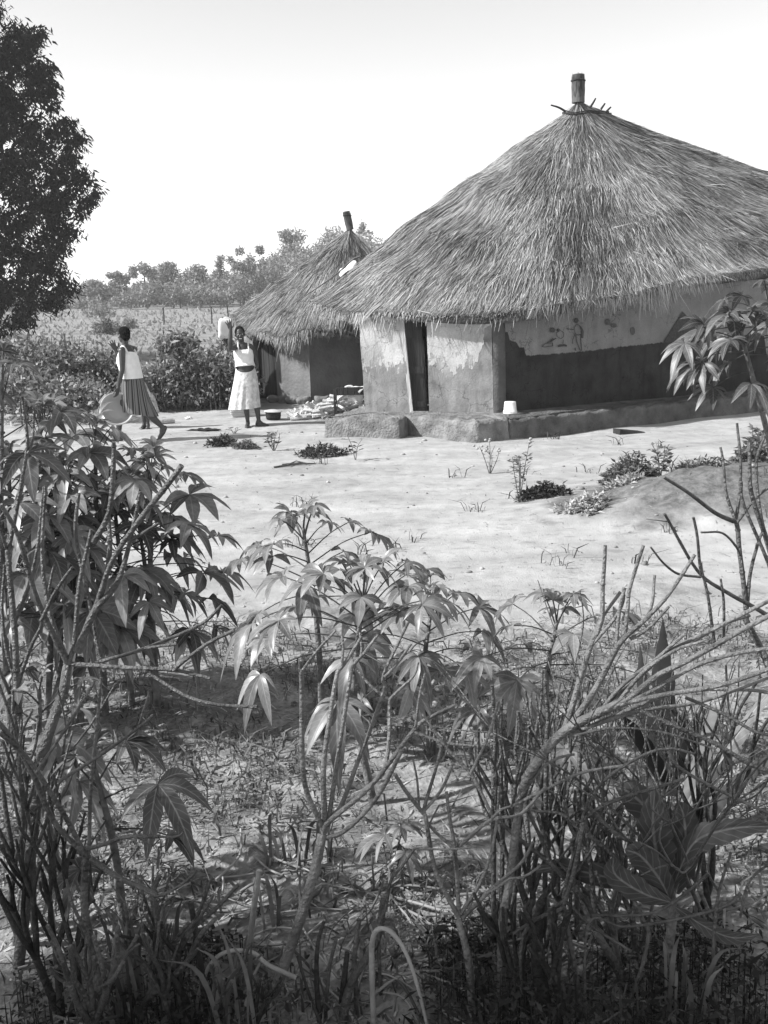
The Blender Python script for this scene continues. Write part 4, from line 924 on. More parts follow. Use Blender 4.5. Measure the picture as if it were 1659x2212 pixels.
m = MB(); lathe(m, jc+jr @ Vector((0, 0, .36)), [(.03, 0), (.03, .03), (.022, .035)], 14, axis=jr @ Vector((0, 0, 1))); m.build('cap', M['plastic'], can2)

# ------------------------------------------------------------------ far vegetation
def in_poly(x, y, poly):
    poly = np.array(poly, float); ins = np.zeros(len(x), bool); n = len(poly)
    for k in range(n):
        x1, y1 = poly[k]; x2, y2 = poly[(k+1) % n]
        c = ((y1 > y) != (y2 > y)) & (x < (x2-x1)*(y-y1)/(y2-y1+1e-9)+x1); ins ^= c
    return ins
def rand_unit(n): return nrm(RNG.normal(size=(n, 3)))
# big dark tree on the left: its trunk is outside the picture
TY = 36.0
edge = [(0, 42), (38, 58), (70, 72), (112, 120), (100, 178), (122, 205), (128, 232), (152, 262), (178, 340), (204, 402), (196, 450), (158, 492), (146, 545), (154, 610), (144, 650), (82, 668), (72, 712), (0, 724), (-160, 735), (-420, 700), (-560, 560), (-620, 300), (-520, 60), (-300, -120), (-120, -60), (-60, 0)]
tr_base = at(-190, 725, TY); tree = thing('mango_tree', 'huge dark leafy tree filling the upper left, its crown nearly reaching the ground', 'tree', (tr_base.x, TY, zt1(tr_base.x, TY)))
m = MB(); tz = zt1(tr_base.x, TY)
tube(m, smooth_path([(tr_base.x, TY, tz-.2), (tr_base.x+.2, TY, tz+2), (tr_base.x-.3, TY, tz+5), (tr_base.x+.2, TY, tz+9)]), [.55, .42, .3, .1], 12)
for px, py in ((60, 200), (120, 330), (150, 420), (90, 560), (60, 660), (-300, 300), (-400, 480), (-200, 60)):
    e = at(px, py, TY+RNG.uniform(-1.5, 1.5)); s0 = Vector((tr_base.x, TY, tz+max(1.8, (e.z-tz)*.45))); tube(m, smooth_path([s0, s0.lerp(e, .5)+Vector((0, 0, .6)), e]), [.16, .10, .03], 6)
m.build('trunk', M['bark'], tree)
N = 16000; px = RNG.uniform(-620, 210, N); py = RNG.uniform(-120, 740, N); ok = in_poly(px+14*np.sin(py*.055+1)+9*np.sin(py*.16)+7*np.sin(py*.37+px*.05), py+8*np.sin(px*.09), edge)
px, py = px[ok], py[ok]; thin = (px > 15)
dens = np.sin(px*.045+1)*np.sin(py*.05+2)+.8*np.sin(px*.11+py*.07)+.4*np.sin(px*.02-py*.09)
keep = (dens > -.72) & ~((py > 215) & (py < 310) & (px > 85+ (py-215)*.0) & (px < 100)) ; keep &= (RNG.random(len(px)) < np.where(px < -40, .45, 1))
px, py = px[keep], py[keep]
C = np.array([list(at(a, b, TY+RNG.normal()*1.7)) for a, b in zip(px, py)])
k = 11; Pc = np.repeat(C, k, 0)+RNG.normal(size=(len(C)*k, 3))*.12
D = rand_unit(len(Pc)); D[:, 2] = D[:, 2]*.6-.75; Nn = rand_unit(len(Pc))
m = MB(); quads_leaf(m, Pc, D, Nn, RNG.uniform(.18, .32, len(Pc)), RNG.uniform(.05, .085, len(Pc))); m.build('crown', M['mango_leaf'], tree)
# an unseen tree added on the sunny side to cast shade over the near garden
sx0 = Vector((-6.0, .56, 0)); stree = thing('added_shade_tree', 'unseen tree added left of the garden to shade the nearest shrubs', 'tree', (sx0.x, sx0.y, 0))
m = MB(); tube(m, smooth_path([sx0+Vector((0, 0, -.1)), sx0+Vector((.1, .05, 1.8)), sx0+Vector((-.1, 0, 4.6))]), [.16, .12, .05], 9)
for q in range(9): tube(m, smooth_path([sx0+Vector((.05, 0, 2.2+q*.25)), sx0+Vector((cos(q*2.4)*.8, sin(q*2.4)*.6, 3.2+q*.22)), sx0+Vector((cos(q*2.4)*1.7, sin(q*2.4)*1.0, 3.9+q*.2))]), [.06, .035, .01], 5)
m.build('trunk', M['bark'], stree)
n = 1250; u = rand_unit(n)*(RNG.random(n)**.45)[:, None]*np.array([3.1, 1.05, 1.0])+np.array([sx0.x-.4, sx0.y-.05, 4.9]); C = np.repeat(u, 12, 0)+RNG.normal(size=(n*12, 3))*.12
m = MB(); quads_leaf(m, C, rand_unit(n*12)-np.array([0, 0, .5]), rand_unit(n*12), RNG.uniform(.12, .22, n*12), RNG.uniform(.05, .09, n*12)); m.build('crown', M['hedge_leaf'], stree)
# a spray of the next tree in the top left corner
m = MB(); C = np.array([list(at(RNG.uniform(-90, 9), RNG.uniform(6, 34), TY-3+RNG.normal()*.5)) for _ in range(70)]); Pc = np.repeat(C, 10, 0)+RNG.normal(size=(700, 3))*.12; D = rand_unit(700); D[:, 2] -= .8
b0 = at(-90, 20, TY-3); tp = thing('overhanging_branch', 'small leafy branch tip poking in at the very top left corner', 'branch', b0)
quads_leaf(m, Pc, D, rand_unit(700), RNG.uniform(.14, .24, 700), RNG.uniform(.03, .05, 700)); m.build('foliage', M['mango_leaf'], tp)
m = MB(); q0 = tr_base.copy(); tube(m, smooth_path([Vector((tr_base.x-1, TY-.5, 9.5)), at(-160, 40, TY-2.5), at(-60, 24, TY-3), at(6, 18, TY-3)]), [.12, .08, .05, .015], 6); m.build('limb', M['bark'], tp)

def far_tree(name, label, px, ptop, Y, wpx, n, lobes, group=None, matk='hazed_far_leaf', tall=False):
    """tree of many leaf clumps; lobes = list of (dx, dy, r) as shares of the crown"""
    g0 = at(px, 700, Y); bx = g0.x; bz = zt1(bx, Y); top = at(px, ptop, Y).z; H = max(top-bz, 1.5); Wd = wpx*pxm(Y)
    o = thing(name, label, 'tree', (bx, Y, bz), group)
    m = MB(); tube(m, smooth_path([(bx, Y, bz-.2), (bx+.03*H, Y, bz+H*.4), (bx, Y, bz+H*.85)]), [.035*H*.6+.04, .02*H+.03, .02], 6)
    for q in range(5): 
        a = RNG.uniform(0, 6.28); z0 = bz+H*RNG.uniform(.25, .6); tube(m, [(bx, Y, z0), (bx+cos(a)*Wd*.35, Y+sin(a)*Wd*.35, z0+H*.22)], [.05, .015], 4)
    m.build('trunk', M['bark'], o)
    Pl, Ll = [], []
    for dx, dz, r in lobes:
        dx += RNG.normal()*.05; dz += RNG.normal()*.03; r = max(r, .15)*RNG.uniform(.85, 1.3)
        nn = int(n*r*r*7)+16; u = rand_unit(nn)*(RNG.random(nn)**.45)[:, None]
        Pl.append(np.array([bx+dx*Wd, Y, bz+dz*H])+u*np.array([r*Wd, r*Wd*.9, r*H*.62]))
    Pl = np.concatenate(Pl); nn = len(Pl); sz = max(.16, Y*.0022)
    D = rand_unit(nn); D[:, 2] -= .2
    m = MB(); quads_leaf(m, Pl, D, rand_unit(nn), RNG.uniform(.7, 1.5, nn)*sz, RNG.uniform(.4, .9, nn)*sz); m.build('crown', M[matk], o); return o
round_l = [(0, .62, .42), (-.28, .5, .28), (.28, .52, .28), (.05, .82, .24), (-.15, .3, .26), (.2, .3, .24)]
tall_l = [(0, .45, .30), (-.05, .62, .24), (.08, .75, .18), (0, .90, .12), (-.15, .35, .24), (.18, .4, .2), (.04, 1.0, .06)]
spiky_l = [(-.1, .4, .34), (.2, .42, .3), (-.2, .72, .10), (-.22, .86, .07), (.02, .8, .09), (.03, .95, .06), (.22, .7, .08), (.24, .84, .05)]
TREES = [('round_tree', 'squat round tree at the left end of the distant wood, beside the big dark tree', 205, 602, 118, 92, 900, round_l),
 ('bushy_tree', 'low bushy tree with several leafy spikes, second group from the left end of the wood', 262, 588, 122, 70, 800, spiky_l),
 ('spiky_tree', 'tree with thin spiky leader shoots in the distant wood above the walking woman', 318, 570, 120, 76, 900, spiky_l),
 ('broad_tree', 'broad rounded tree with a single knob on top in the middle of the distant wood', 365, 560, 124, 74, 900, round_l),
 ('pale_tree', 'pale bushy tree with a flat top right of the knob topped tree', 428, 568, 126, 66, 800, round_l),
 ('slender_tree', 'slender tree with feathery top rising right of the flat topped one', 478, 562, 121, 54, 700, tall_l),
 ('gnarled_tree', 'open crowned tree with sky showing through beside the small hut roof', 528, 543, 120, 82, 900, spiky_l),
 ('narrow_tree', 'narrow tree with one thin upright tip beside the open crowned tree', 568, 538, 128, 54, 700, tall_l),
 ('tall_tree', 'tallest tree of the wood, with ragged twin tips left of the straw finial', 632, 493, 132, 104, 1300, [(0, .45, .36), (-.25, .4, .28), (.25, .4, .3), (-.08, .72, .22), (.12, .70, .2), (-.10, .93, .09), (.05, .95, .09), (.2, .84, .08)]),
 ('spreading_tree', 'wide tree crown directly behind the straw finial of the small hut', 722, 484, 140, 110, 1300, round_l),
 ('small_tree', 'small tree tip showing just right of the straw finial, above the big roof', 783, 492, 138, 60, 700, tall_l)]
for nm_, lb, px_, pt_, Y_, wp, n_, lo in TREES: far_tree(nm_, lb, px_, pt_, Y_, wp, n_, lo, 'trees of the distant wood')
# the rest of the wood reads as one mass
m = MB(); tkm = MB()
for q in range(150):
    px_ = RNG.uniform(-60, 960); Y_ = RNG.uniform(112, 150); top = np.interp(px_, [0, 150, 250, 350, 480, 560, 640, 740, 960], [640, 635, 610, 590, 582, 552, 508, 490, 480])+RNG.uniform(2, 45)
    bx = at(px_, 650, Y_).x; bz = zt1(bx, Y_); H = max(at(px_, top, Y_).z-bz, 1.2); nn = 380
    u = rand_unit(nn)*(RNG.random(nn)**.4)[:, None]*np.array([1.5, 1.3, H*.46])+np.array([bx, Y_, bz+H*.55]); u[:, 0] += .5*np.sin(u[:, 2]*2.1+q)
    D = rand_unit(nn); quads_leaf(m, u, D, rand_unit(nn), RNG.uniform(.25, .5, nn), RNG.uniform(.15, .3, nn)); tube(m, [(bx, Y_, bz-.1), (bx, Y_, bz+H*.5)], [.10, .06], 5)
tag(m.build('distant_wood', M['hazed_far_leaf']), kind='stuff')
# scrub and rough grass on the field
m = MB(); n = 5200; Yv = 24+RNG.random(n)**1.6*85; pxv = RNG.uniform(-150, 760, n); Xv = (pxv-CXP)/FPX*Yv; zv = zt(Xv, Yv); h = RNG.uniform(.08, .30, n)*(.6+Yv*.006)
P0 = np.stack([Xv, Yv, zv], -1); P2 = P0+np.stack([RNG.normal(size=n)*.15, RNG.normal(size=n)*.1, h], -1); blades(m, P0, (P0+P2)/2+RNG.normal(size=(n, 3))*.02, P2, RNG.uniform(.03, .10, n)*(.5+Yv*.02))
tag(m.build('field_grass', M['hazed_far_leaf'], smooth=False), kind='stuff')
def bush(name, label, px, py, Y, wpx, hpx, n, matk, cat='bush', dens=.5, leaf=None, group=None, z=None):
    g = at(px, py, Y); bz = zt1(g.x, Y) if z is None else z; W_, H_ = wpx*pxm(Y)/2, hpx*pxm(Y)
    o = thing(name, label, cat, (g.x, Y, bz), group); nn = n
    u = rand_unit(nn)*(RNG.random(nn)**dens)[:, None]; u[:, 2] = np.abs(u[:, 2]); u *= (1+.18*np.sin(u[:, :1]*9+px)+.12*np.sin(u[:, 1:2]*13))
    P_ = np.array([g.x, Y, bz+.02])+u*np.array([W_, W_*.8, H_]); D = nrm(u+rand_unit(nn)*.8); lf = leaf or max(.05, Y*.0035)
    m = MB(); quads_leaf(m, P_, D, rand_unit(nn)+np.array([0, 0, .8]), RNG.uniform(.6, 1.4, nn)*lf, RNG.uniform(.3, .7, nn)*lf); m.build('foliage', M[matk], o)
    m = MB()
    for q in range(7):
        a = q*.9; tube(m, [(g.x+.01*cos(a), Y+.01*sin(a), bz-.03), (g.x+cos(a)*W_*.5, Y+sin(a)*W_*.4, bz+H_*.65)], [.004+.006*W_, .003], 5)
    m.build('stems', M['cas_stem'], o); return o
bush('round_bush', 'dark round bush alone on the pale field above the hedge', 228, 712, 62, 56, 30, 900, 'hedge_leaf', leaf=.22)
bush('field_bush', 'faint small bush on the field right of the dark round bush', 280, 700, 70, 26, 20, 260, 'hazed_far_leaf', leaf=.25)
bush('field_bush', 'low pale bush below the left end of the distant wood', 215, 668, 95, 62, 34, 500, 'hazed_far_leaf', leaf=.3)
for q, (px_, py_, lb) in enumerate(((455, 655, 'thin grey post on the field, nearest the small hut roof'), (490, 648, 'thin post on the field directly left of the small roof edge'), (352, 668, 'thin post on the field behind the head of the walking woman'))):
    g = at(px_, py_, 75); bz = zt1(g.x, 75); m = MB(); tube(m, [(g.x, 75, bz-.1), (g.x+.03, 75, bz+.6), (g.x, 75, bz+1.25)], [.06, .055, .05], 6); tube(m, [(g.x, 75, bz+1.1), (g.x+.12, 75, bz+1.3)], [.03, .02], 5); tag(m.build('field_post', M['stem_dark'], loc=(g.x, 75, bz)), lb, 'post', 'posts on the field')
# ---- leafy hedge between the yard and the field
def hedge(name, label, tops, Y, n, seed, lo=.07, nst=60):
    """tops: (px, py_top) line; foliage from the ground up to it, in clumps"""
    xs_ = [t[0] for t in tops]; o = thing(name, label, 'hedge', (at((xs_[0]+xs_[-1])/2, 850, Y).x, Y, 0))
    px_ = RNG.uniform(xs_[0], xs_[-1], n); Yv = Y+RNG.uniform(-.55, .9, n); d = np.array([list(ray(p, 800)) for p in px_]); Xv = d[:, 0]/d[:, 1]*Yv
    tp_ = np.interp(px_, xs_, [t[1] for t in tops]); tz_ = np.array([at(p, t, yy).z for p, t, yy in zip(px_, tp_, Yv)])
    cl = .5+.5*np.sin(Xv*7+seed)*np.sin(Yv*6+1); f = RNG.random(n)**.75*(.68+.42*cl*(.6+.4*np.sin(Xv*2.7+seed*2)))
    zv = zt(Xv, Yv)+.06+(tz_)*f; P_ = np.stack([Xv, Yv, zv], -1)
    # gather the leaves round nodes
    k = 6; node = P_[::k]; P_ = np.repeat(node, k, 0)[:n]+RNG.normal(size=(n, 3))*.075
    D = rand_unit(n); D[:, 2] -= .25; D[:, 1] -= .3
    m = MB(); quads_leaf(m, P_, D, rand_unit(n)+np.array([-.3, -.3, .9]), RNG.uniform(.06, .14, n), RNG.uniform(.03, .075, n)); m.build('foliage', M['hedge_leaf'], o)
    m = MB()
    for q in range(nst):
        x_ = RNG.uniform(xs_[0], xs_[-1]); Yq = Y+RNG.uniform(-.5, .6); g = at(x_, 850, Yq); t_ = at(x_+RNG.normal()*8, np.interp(x_, xs_, [t[1] for t in tops])+12, Yq); tube(m, smooth_path([(g.x, Yq, zt1(g.x, Yq)-.03), (g.x+RNG.normal()*.03, Yq, t_.z*.5), (t_.x, Yq, t_.z)]), [.016, .012, .005], 5)
    m.build('stems', M['stem'], o); return o
hedge('hedge', 'tall pale leaved hedge at the far left, below the big dark tree', [(-60, 735), (40, 725), (90, 722), (130, 705), (170, 712), (215, 745), (238, 765), (252, 790), (270, 805)], 19.6, 9500, 1)
hedge('hedge', 'leafy hedge between the two women, bordering the field', [(262, 805), (300, 806), (322, 782), (350, 758), (385, 745), (420, 765), (452, 770), (478, 758), (512, 764), (545, 800)], 19.2, 8500, 2)
hedge('crop_row', 'dark low crop row behind the left bushes, in front of the hedge', [(-40, 800), (60, 790), (140, 800), (200, 805), (235, 830)], 17.6, 3000, 3, nst=30)
for q in range(7):
    px_ = 385+q*9+RNG.normal()*6
sap = at(384, 742, 19.0); o = thing('sapling', 'leafy sapling crown standing out above the hedge right of the walking woman', 'sapling', (sap.x, 19.0, 0))
m = MB(); tube(m, smooth_path([(sap.x, 19, -.05), (sap.x+.03, 19, .7), (sap.x, 19, sap.z+.1)]), [.025, .02, .01], 6); m.build('trunk', M['stem'], o)
m = MB(); n = 500; u = rand_unit(n)*(RNG.random(n)**.5)[:, None]*np.array([.42, .35, .2])+np.array([sap.x, 19.0, sap.z+.02]); quads_leaf(m, u, rand_unit(n)-np.array([0, 0, .4]), rand_unit(n)+np.array([0, 0, 1]), RNG.uniform(.09, .18, n), RNG.uniform(.04, .08, n)); m.build('crown', M['hedge_leaf'], o)

# ------------------------------------------------------------------ cassava
def palmate(mb, hub, out, up, L, n=7, droop=.35, wf=.34):
    """hand shaped leaf: n lance shaped leaflets with a raised fold, drooping to their tips"""
    hub, out, up = np.array(list(hub)), nrm(np.array(list(out))), nrm(np.array(list(up)))
    side = nrm(np.cross(out, up)); up = np.cross(side, out)
    sp = np.linspace(-1, 1, n)*radians(118 if n >= 6 else 95)
    S = np.array([0, .10, .28, .48, .66, .82, .93, 1.0]); Wp = np.array([.06, .36, .78, 1.0, .88, .56, .26, .02])
    for a in sp:
        a2 = a+random.gauss(0, .08); d = out*cos(a2)+side*sin(a2); s2 = side*cos(a2)-out*sin(a2)
        l = L*(1-.38*(abs(a)/2.06)**1.5)*random.uniform(.88, 1.1); w = l*wf*random.uniform(.85, 1.15)*.5
        dr = droop*random.uniform(.6, 1.4); tw = random.gauss(0, .25); fold = random.uniform(.1, .5)
        c = hub + d[None]*(S*l)[:, None] + np.array([0, 0, -1.0])*(dr*l*S**2)[:, None] + up*(.10*l*np.sin(S*pi))[:, None]
        s3 = s2*cos(tw)+up*sin(tw); u3 = up*cos(tw)-s2*sin(tw)
        wv = .03*l*np.sin(S*14+random.uniform(0, 6))
        Lf = c - s3*(w*Wp)[:, None] + u3*(fold*w*Wp+wv*Wp*.5)[:, None]; Rt = c + s3*(w*Wp)[:, None] + u3*(fold*w*Wp-wv*Wp*.5)[:, None]
        m_ = len(S); V = np.concatenate([Lf, c, Rt]); i = np.arange(m_-1)[:, None]
        F = np.concatenate([i+np.array([0, 1, m_+1, m_])*1, i+np.array([m_, m_+1, 2*m_+1, 2*m_])])
        uv = np.concatenate([np.stack([np.zeros(m_), S], -1), np.stack([np.full(m_, .5), S], -1), np.stack([np.ones(m_), S], -1)])
        mb.add(V, F, uv)
def cassava(name, label, base, tips, cat='cassava plant', L=.15, nl=16, pet=.24, matk='cas_leaf', group='cassava plants', r=.013, fold_young=True, spread=1.0, lo=-.35, extra=(), seed=0, depth=.75):
    """base on the ground; tips = 3-D ends of the stems; leaves on long stalks spiral down from each tip"""
    random.seed(seed+31); base = Vector(base); o = thing(name, label, cat, base, group)
    ms, mp, ml = MB(), MB(), MB()
    for ti, tip in enumerate(tips):
        tip = Vector(tip); H = (tip-base).length; mid = base.lerp(tip, .5)+Vector((random.gauss(0, .03), random.gauss(0, .03), .03*H)); path = smooth_path([base-Vector((0, 0, .04)), mid, tip], 8)
        tube(ms, path, [r*1.3, r, r*.55], 7)
        for q in range(14):                       # knobbly leaf scars
            f = random.uniform(.15, .95); p = Vector(path[int(f*(len(path)-1))]); ellipsoid(ms, p+Vector((random.gauss(0, 1), random.gauss(0, 1), 0)).normalized()*r*.8, (r*.55, r*.55, r*.45), 6, 4)
        az = random.uniform(0, 6.28)
        for q in range(nl):
            f = q/max(nl-1, 1); az += 2.4+random.gauss(0, .25)
            p = tip.lerp(mid, (f**1.2)*depth); el = 1.25-f*(1.25-lo)+random.gauss(0, .12)
            pl = pet*(.35+.8*min(1, f*1.8))*random.uniform(.8, 1.2)*spread
            hd = Vector((cos(az), sin(az), 0)); dv = hd*cos(el)+Vector((0, 0, sin(el)))
            hubp = p+dv*pl+Vector((0, 0, -.03*pl)); pm = p+dv*pl*.55+Vector((0, 0, .05*pl))
            tube(mp, smooth_path([p, pm, hubp], 3), [.0036, .0026, .0022], 5)
            Lq = L*(.45+.6*min(1, f*2.2))*random.uniform(.68, 1.2)
            o_ = (hd*.9+Vector((0, 0, -.12-.5*f if f > .12 else .9))+Vector((random.gauss(0, .2), random.gauss(0, .2), 0))).normalized()
            u_ = Vector((random.gauss(0, .25), random.gauss(0, .25), 1))+hd*.45*f
            palmate(ml, hubp, o_, u_, Lq, random.choice((5, 6, 7, 7)), .18+.65*f*random.random(), random.uniform(.30, .38))
    for hub, out, up, Lq, src in extra:
        src = Vector(src); hub = Vector(hub); tube(mp, smooth_path([src, src.lerp(hub, .5)+Vector((0, 0, .02)), hub], 3), [.0036, .0026, .0022], 5); palmate(ml, hub, out, up, Lq, 7, .4, .30)
    ms.build('stem', M['cas_stem'], o); mp.build('leaf_stalks', M['petiole'], o); ml.build('foliage', M[matk], o); return o
def gnd(px, py): g = ground(px, py); return Vector((g.x, g.y, zt1(g.x, g.y)))
def gat(px, Y):  # ground point under column px at distance Y
    d = ray(px, 1400); x = d.x/d.y*Y; return Vector((x, Y, zt1(x, Y)))
# centre
cassava('cassava_plant', 'cassava plant alone in mid picture, with the highest spray of young leaves on the sand', gat(690, 4.35), [at(655, 1140, 4.3)], L=.15, nl=24, pet=.25, seed=1, depth=.8)
cassava('cassava_plant', 'big drooping cassava plant behind the forked pale shrub, dark folded leaves at its heart', gat(800, 3.75), [at(785, 1290, 3.7)], L=.155, nl=28, pet=.31, seed=52, r=.014, depth=.6)
cassava('cassava_plant', 'thin stalked cassava plant with a dark hanging leaf bunch, right of the big drooping one', gat(935, 4.2), [at(932, 1310, 4.15)], L=.155, nl=16, pet=.26, seed=3)
cassava('cassava_plant', 'cassava plant with one dark hooded leaf, left of the leaning bundle of pale stems', gat(1205, 3.9), [at(1203, 1340, 3.85)], L=.165, nl=20, pet=.29, seed=4, lo=-.5)
# left thicket
LB = [(325, 1012, 4.7, 'cassava plant at the right edge of the left thicket, its leaves hanging over the sand', 330, 26), (205, 938, 4.7, 'cassava plant just below the pale basin', 215, 26),
      (85, 915, 4.6, 'cassava plant by the left edge of the picture, below the hedge', 85, 26), (150, 1040, 4.6, 'broad leaved cassava in the middle of the left thicket', 160, 26),
      (245, 1065, 4.8, 'cassava plant with pale sunlit leaves under the lifted heel of the walking woman', 275, 26), (300, 1130, 4.8, 'dark cassava plant hanging beside the open sand, lowest on the right of the thicket', 325, 24),
      (20, 1010, 4.5, 'cassava plant cut by the left edge, below the others of the thicket', 20, 22), (5, 785, 4.4, 'tall dark cassava spray at the left edge in front of the hedge', 0, 18),
      (110, 1190, 4.7, 'shaded cassava low inside the left thicket behind the dark forked stems', 110, 24)]
for q, (x, y, Y_, lb, bx, nl) in enumerate(LB):
    cassava('cassava_plant', lb, gat(bx, Y_), [at(x, y, Y_)], L=.185, nl=nl, pet=.27, seed=10+q, matk='cas_leaf_dark' if q in (5, 7, 8, 9) else 'cas_leaf', r=.014, depth=1.15)
cassava('cassava_plant', 'low cassava shoot at the foot of the left thicket, leaves spread flat', gat(90, 3.1), [at(85, 1490, 3.1)], L=.15, nl=9, pet=.17, seed=30, lo=-.2)
cassava('cassava_plant', 'young cassava with long dark leaves low on the left, over bare soil', gat(215, 2.9), [at(205, 1660, 2.9)], L=.15, nl=8, pet=.2, seed=31, matk='cas_leaf_dark', lo=-.3)
cassava('cassava_seedling', 'small pale seedling with upright leaves in the bare soil right of the forked shrub', gat(870, 3.1), [at(868, 1790, 3.1)], L=.10, nl=6, pet=.05, seed=32, r=.005, cat='seedling', group=None)
# upper right: the stem stands just outside the frame
b_ = gat(1720, 5.3)
cassava('cassava_tree', 'dark cassava with drooping leaves reaching in from the right edge over the painted wall', b_, [at(1660, 655, 5.2), at(1600, 715, 5.0), at(1690, 690, 5.1)], L=.15, nl=15, pet=.22, seed=40, depth=.14, matk='cas_leaf_dark', r=.018, cat='cassava plant', group=None,
        extra=[(at(1478, 742, 4.95), (-.5, -.5, -.6), (-.3, -.6, .7), .15, at(1590, 705, 5.0)), (at(1515, 785, 4.9), (-.6, -.4, -.5), (-.3, -.6, .7), .16, at(1600, 730, 5.0)), (at(1500, 790, 5.0), (-.7, -.2, -.7), (-.3, -.4, .8), .14, at(1610, 740, 5.0)), (at(1540, 838, 5.0), (-.7, -.4, -.3), (-.2, -.5, .8), .13, at(1630, 800, 5.1)), (at(1520, 700, 5.0), (-.7, -.2, .1), (-.2, -.7, .7), .14, at(1590, 705, 5.0))])

# ------------------------------------------------------------------ bare pencil-stemmed shrubs (leafless, pale, forked in whorls)
def shrub(name, label, paths, base=None, matk='stem', group='leafless forked shrubs', fuzz=(), cat='shrub'):
    """paths: (points in the view, distance at start, distance at end, width at start, width at end); the first is the trunk"""
    tr = paths[0]; (x0, y0), Y0 = tr[0][0], tr[1]
    b = at(x0, y0, Y0) if base is None else base
    o = thing(name, label, cat, (b.x, b.y, zt1(b.x, b.y)), group)
    mt_, mbr = MB(), MB()
    for q, (pts, Ya, Yb, wa, wb) in enumerate(paths):
        n = len(pts); P_ = [at(x, y, Ya+(Yb-Ya)*k/(n-1)) for k, (x, y) in enumerate(pts)]
        if q == 0 and P_[0].z > .02: g_ = P_[0]; P_ = [Vector((g_.x, g_.y, -.05))]+P_
        sm = smooth_path(P_, 5); k_ = np.arange(len(sm)); sm = sm+np.stack([np.sin(k_*.5+q), np.cos(k_*.4+q*2), 0*k_], -1)*.0022
        tgt = mt_ if q == 0 else mbr
        rr_ = np.interp(np.linspace(0, 1, len(sm)), [0, .5, 1], [wa/2*pxm(Ya), (wa+wb)/4*pxm((Ya+Yb)/2), wb/2*pxm(Yb)])*(1+.006*RNG.normal(size=len(sm))); tube(tgt, sm, rr_*.90, 8)
        for k in range(0, len(sm)-1, 4):   # slight swellings at the joints
            rr = (wa+(wb-wa)*k/len(sm))/2*pxm(Ya+(Yb-Ya)*k/len(sm))
            if k and random.random() < .5: ellipsoid(tgt, sm[k], (rr*1.14, rr*1.14, rr*.9), 7, 5)
    mt_.build('trunk', M[matk], o)
    if mbr.V: mbr.build('branches', M[matk], o)
    return o
random.seed(5)
shrub('leafless_shrub', 'pale leafless shrub in the centre foreground, one slanting trunk forking into seven upright stems', [
 ([(574, 2225), (589, 2155), (639, 2018), (675, 1892), (697, 1802)], 2.50, 2.72, 33, 27),
 ([(697, 1790), (664, 1712), (653, 1622), (650, 1460), (651, 1425)], 2.72, 2.66, 15, 12), ([(650, 1450), (685, 1408), (724, 1362)], 2.66, 2.6, 8, 6),
 ([(703, 1790), (700, 1658), (711, 1550), (729, 1460), (741, 1437), (781, 1374)], 2.72, 2.8, 16, 8), ([(741, 1437), (741, 1400), (737, 1372)], 2.78, 2.8, 8, 5),
 ([(710, 1785), (733, 1604), (758, 1460), (763, 1437), (790, 1406), (818, 1372)], 2.73, 2.9, 13, 7), ([(763, 1440), (780, 1410), (779, 1365)], 2.86, 2.9, 8, 5),
 ([(718, 1760), (740, 1734), (783, 1622), (826, 1496), (831, 1455), (882, 1343)], 2.73, 2.85, 14, 7), ([(829, 1462), (862, 1430), (888, 1391)], 2.8, 2.84, 8, 6),
 ([(715, 1770), (745, 1738), (819, 1676), (841, 1604), (842, 1508)], 2.74, 2.95, 14, 10), ([(842, 1512), (800, 1480), (768, 1445)], 2.95, 2.97, 9, 6), ([(842, 1512), (862, 1490), (896, 1458), (905, 1430)], 2.95, 2.97, 9, 5),
 ([(700, 1800), (712, 1773), (805, 1694), (895, 1575), (930, 1550), (985, 1522)], 2.72, 2.6, 17, 8), ([(895, 1583), (963, 1604), (1026, 1611)], 2.62, 2.55, 9, 6), ([(895, 1572), (905, 1520), (918, 1455)], 2.62, 2.62, 9, 6),
 ([(695, 1812), (747, 1795), (812, 1723), (869, 1620)], 2.72, 2.62, 13, 11)], matk='stem_light')
shrub('leafless_shrub', 'dark stemmed leafless shrub rising before the left thicket, many tall forked stems', [
 ([(20, 2240), (60, 1900), (90, 1654), (115, 1550), (139, 1490), (146, 1440)], 2.75, 3.0, 34, 24),
 ([(146, 1436), (163, 1374), (173, 1254), (196, 1144)], 3.0, 3.05, 15, 9), ([(163, 1407), (218, 1288), (235, 1203), (235, 1112)], 3.0, 3.1, 19, 10), ([(168, 1410), (204, 1322), (252, 1258), (282, 1169), (303, 1062)], 3.0, 3.05, 20, 8),
 ([(204, 1172), (235, 1108), (245, 982), (247, 955)], 3.02, 3.0, 16, 10), ([(215, 1290), (245, 1204), (296, 1132), (340, 1075), (391, 1006)], 3.02, 2.9, 13, 15), ([(282, 1168), (310, 1150), (345, 1130)], 3.04, 3.0, 9, 7),
 ([(146, 1436), (85, 1305), (44, 1169), (0, 1090)], 3.0, 2.9, 16, 11), ([(88, 1340), (120, 1280), (156, 1225)], 2.95, 2.9, 11, 8), ([(225, 1450), (210, 1380), (190, 1290), (165, 1160), (170, 1065)], 3.1, 3.15, 12, 9),
 ([(150, 1434), (258, 1441), (377, 1448), (456, 1466)], 3.0, 2.9, 14, 9), ([(377, 1448), (400, 1425), (450, 1390), (507, 1361)], 2.93, 2.85, 11, 9), ([(205, 1432), (300, 1405), (432, 1350), (479, 1307)], 3.0, 2.95, 10, 8),
 ([(320, 1455), (396, 1500), (470, 1522), (554, 1528)], 2.95, 2.8, 9, 10), ([(310, 1400), (345, 1396), (380, 1393)], 2.95, 2.93, 8, 8), ([(146, 1430), (120, 1360), (100, 1290), (92, 1200), (99, 1050)], 3.0, 3.1, 14, 8)])
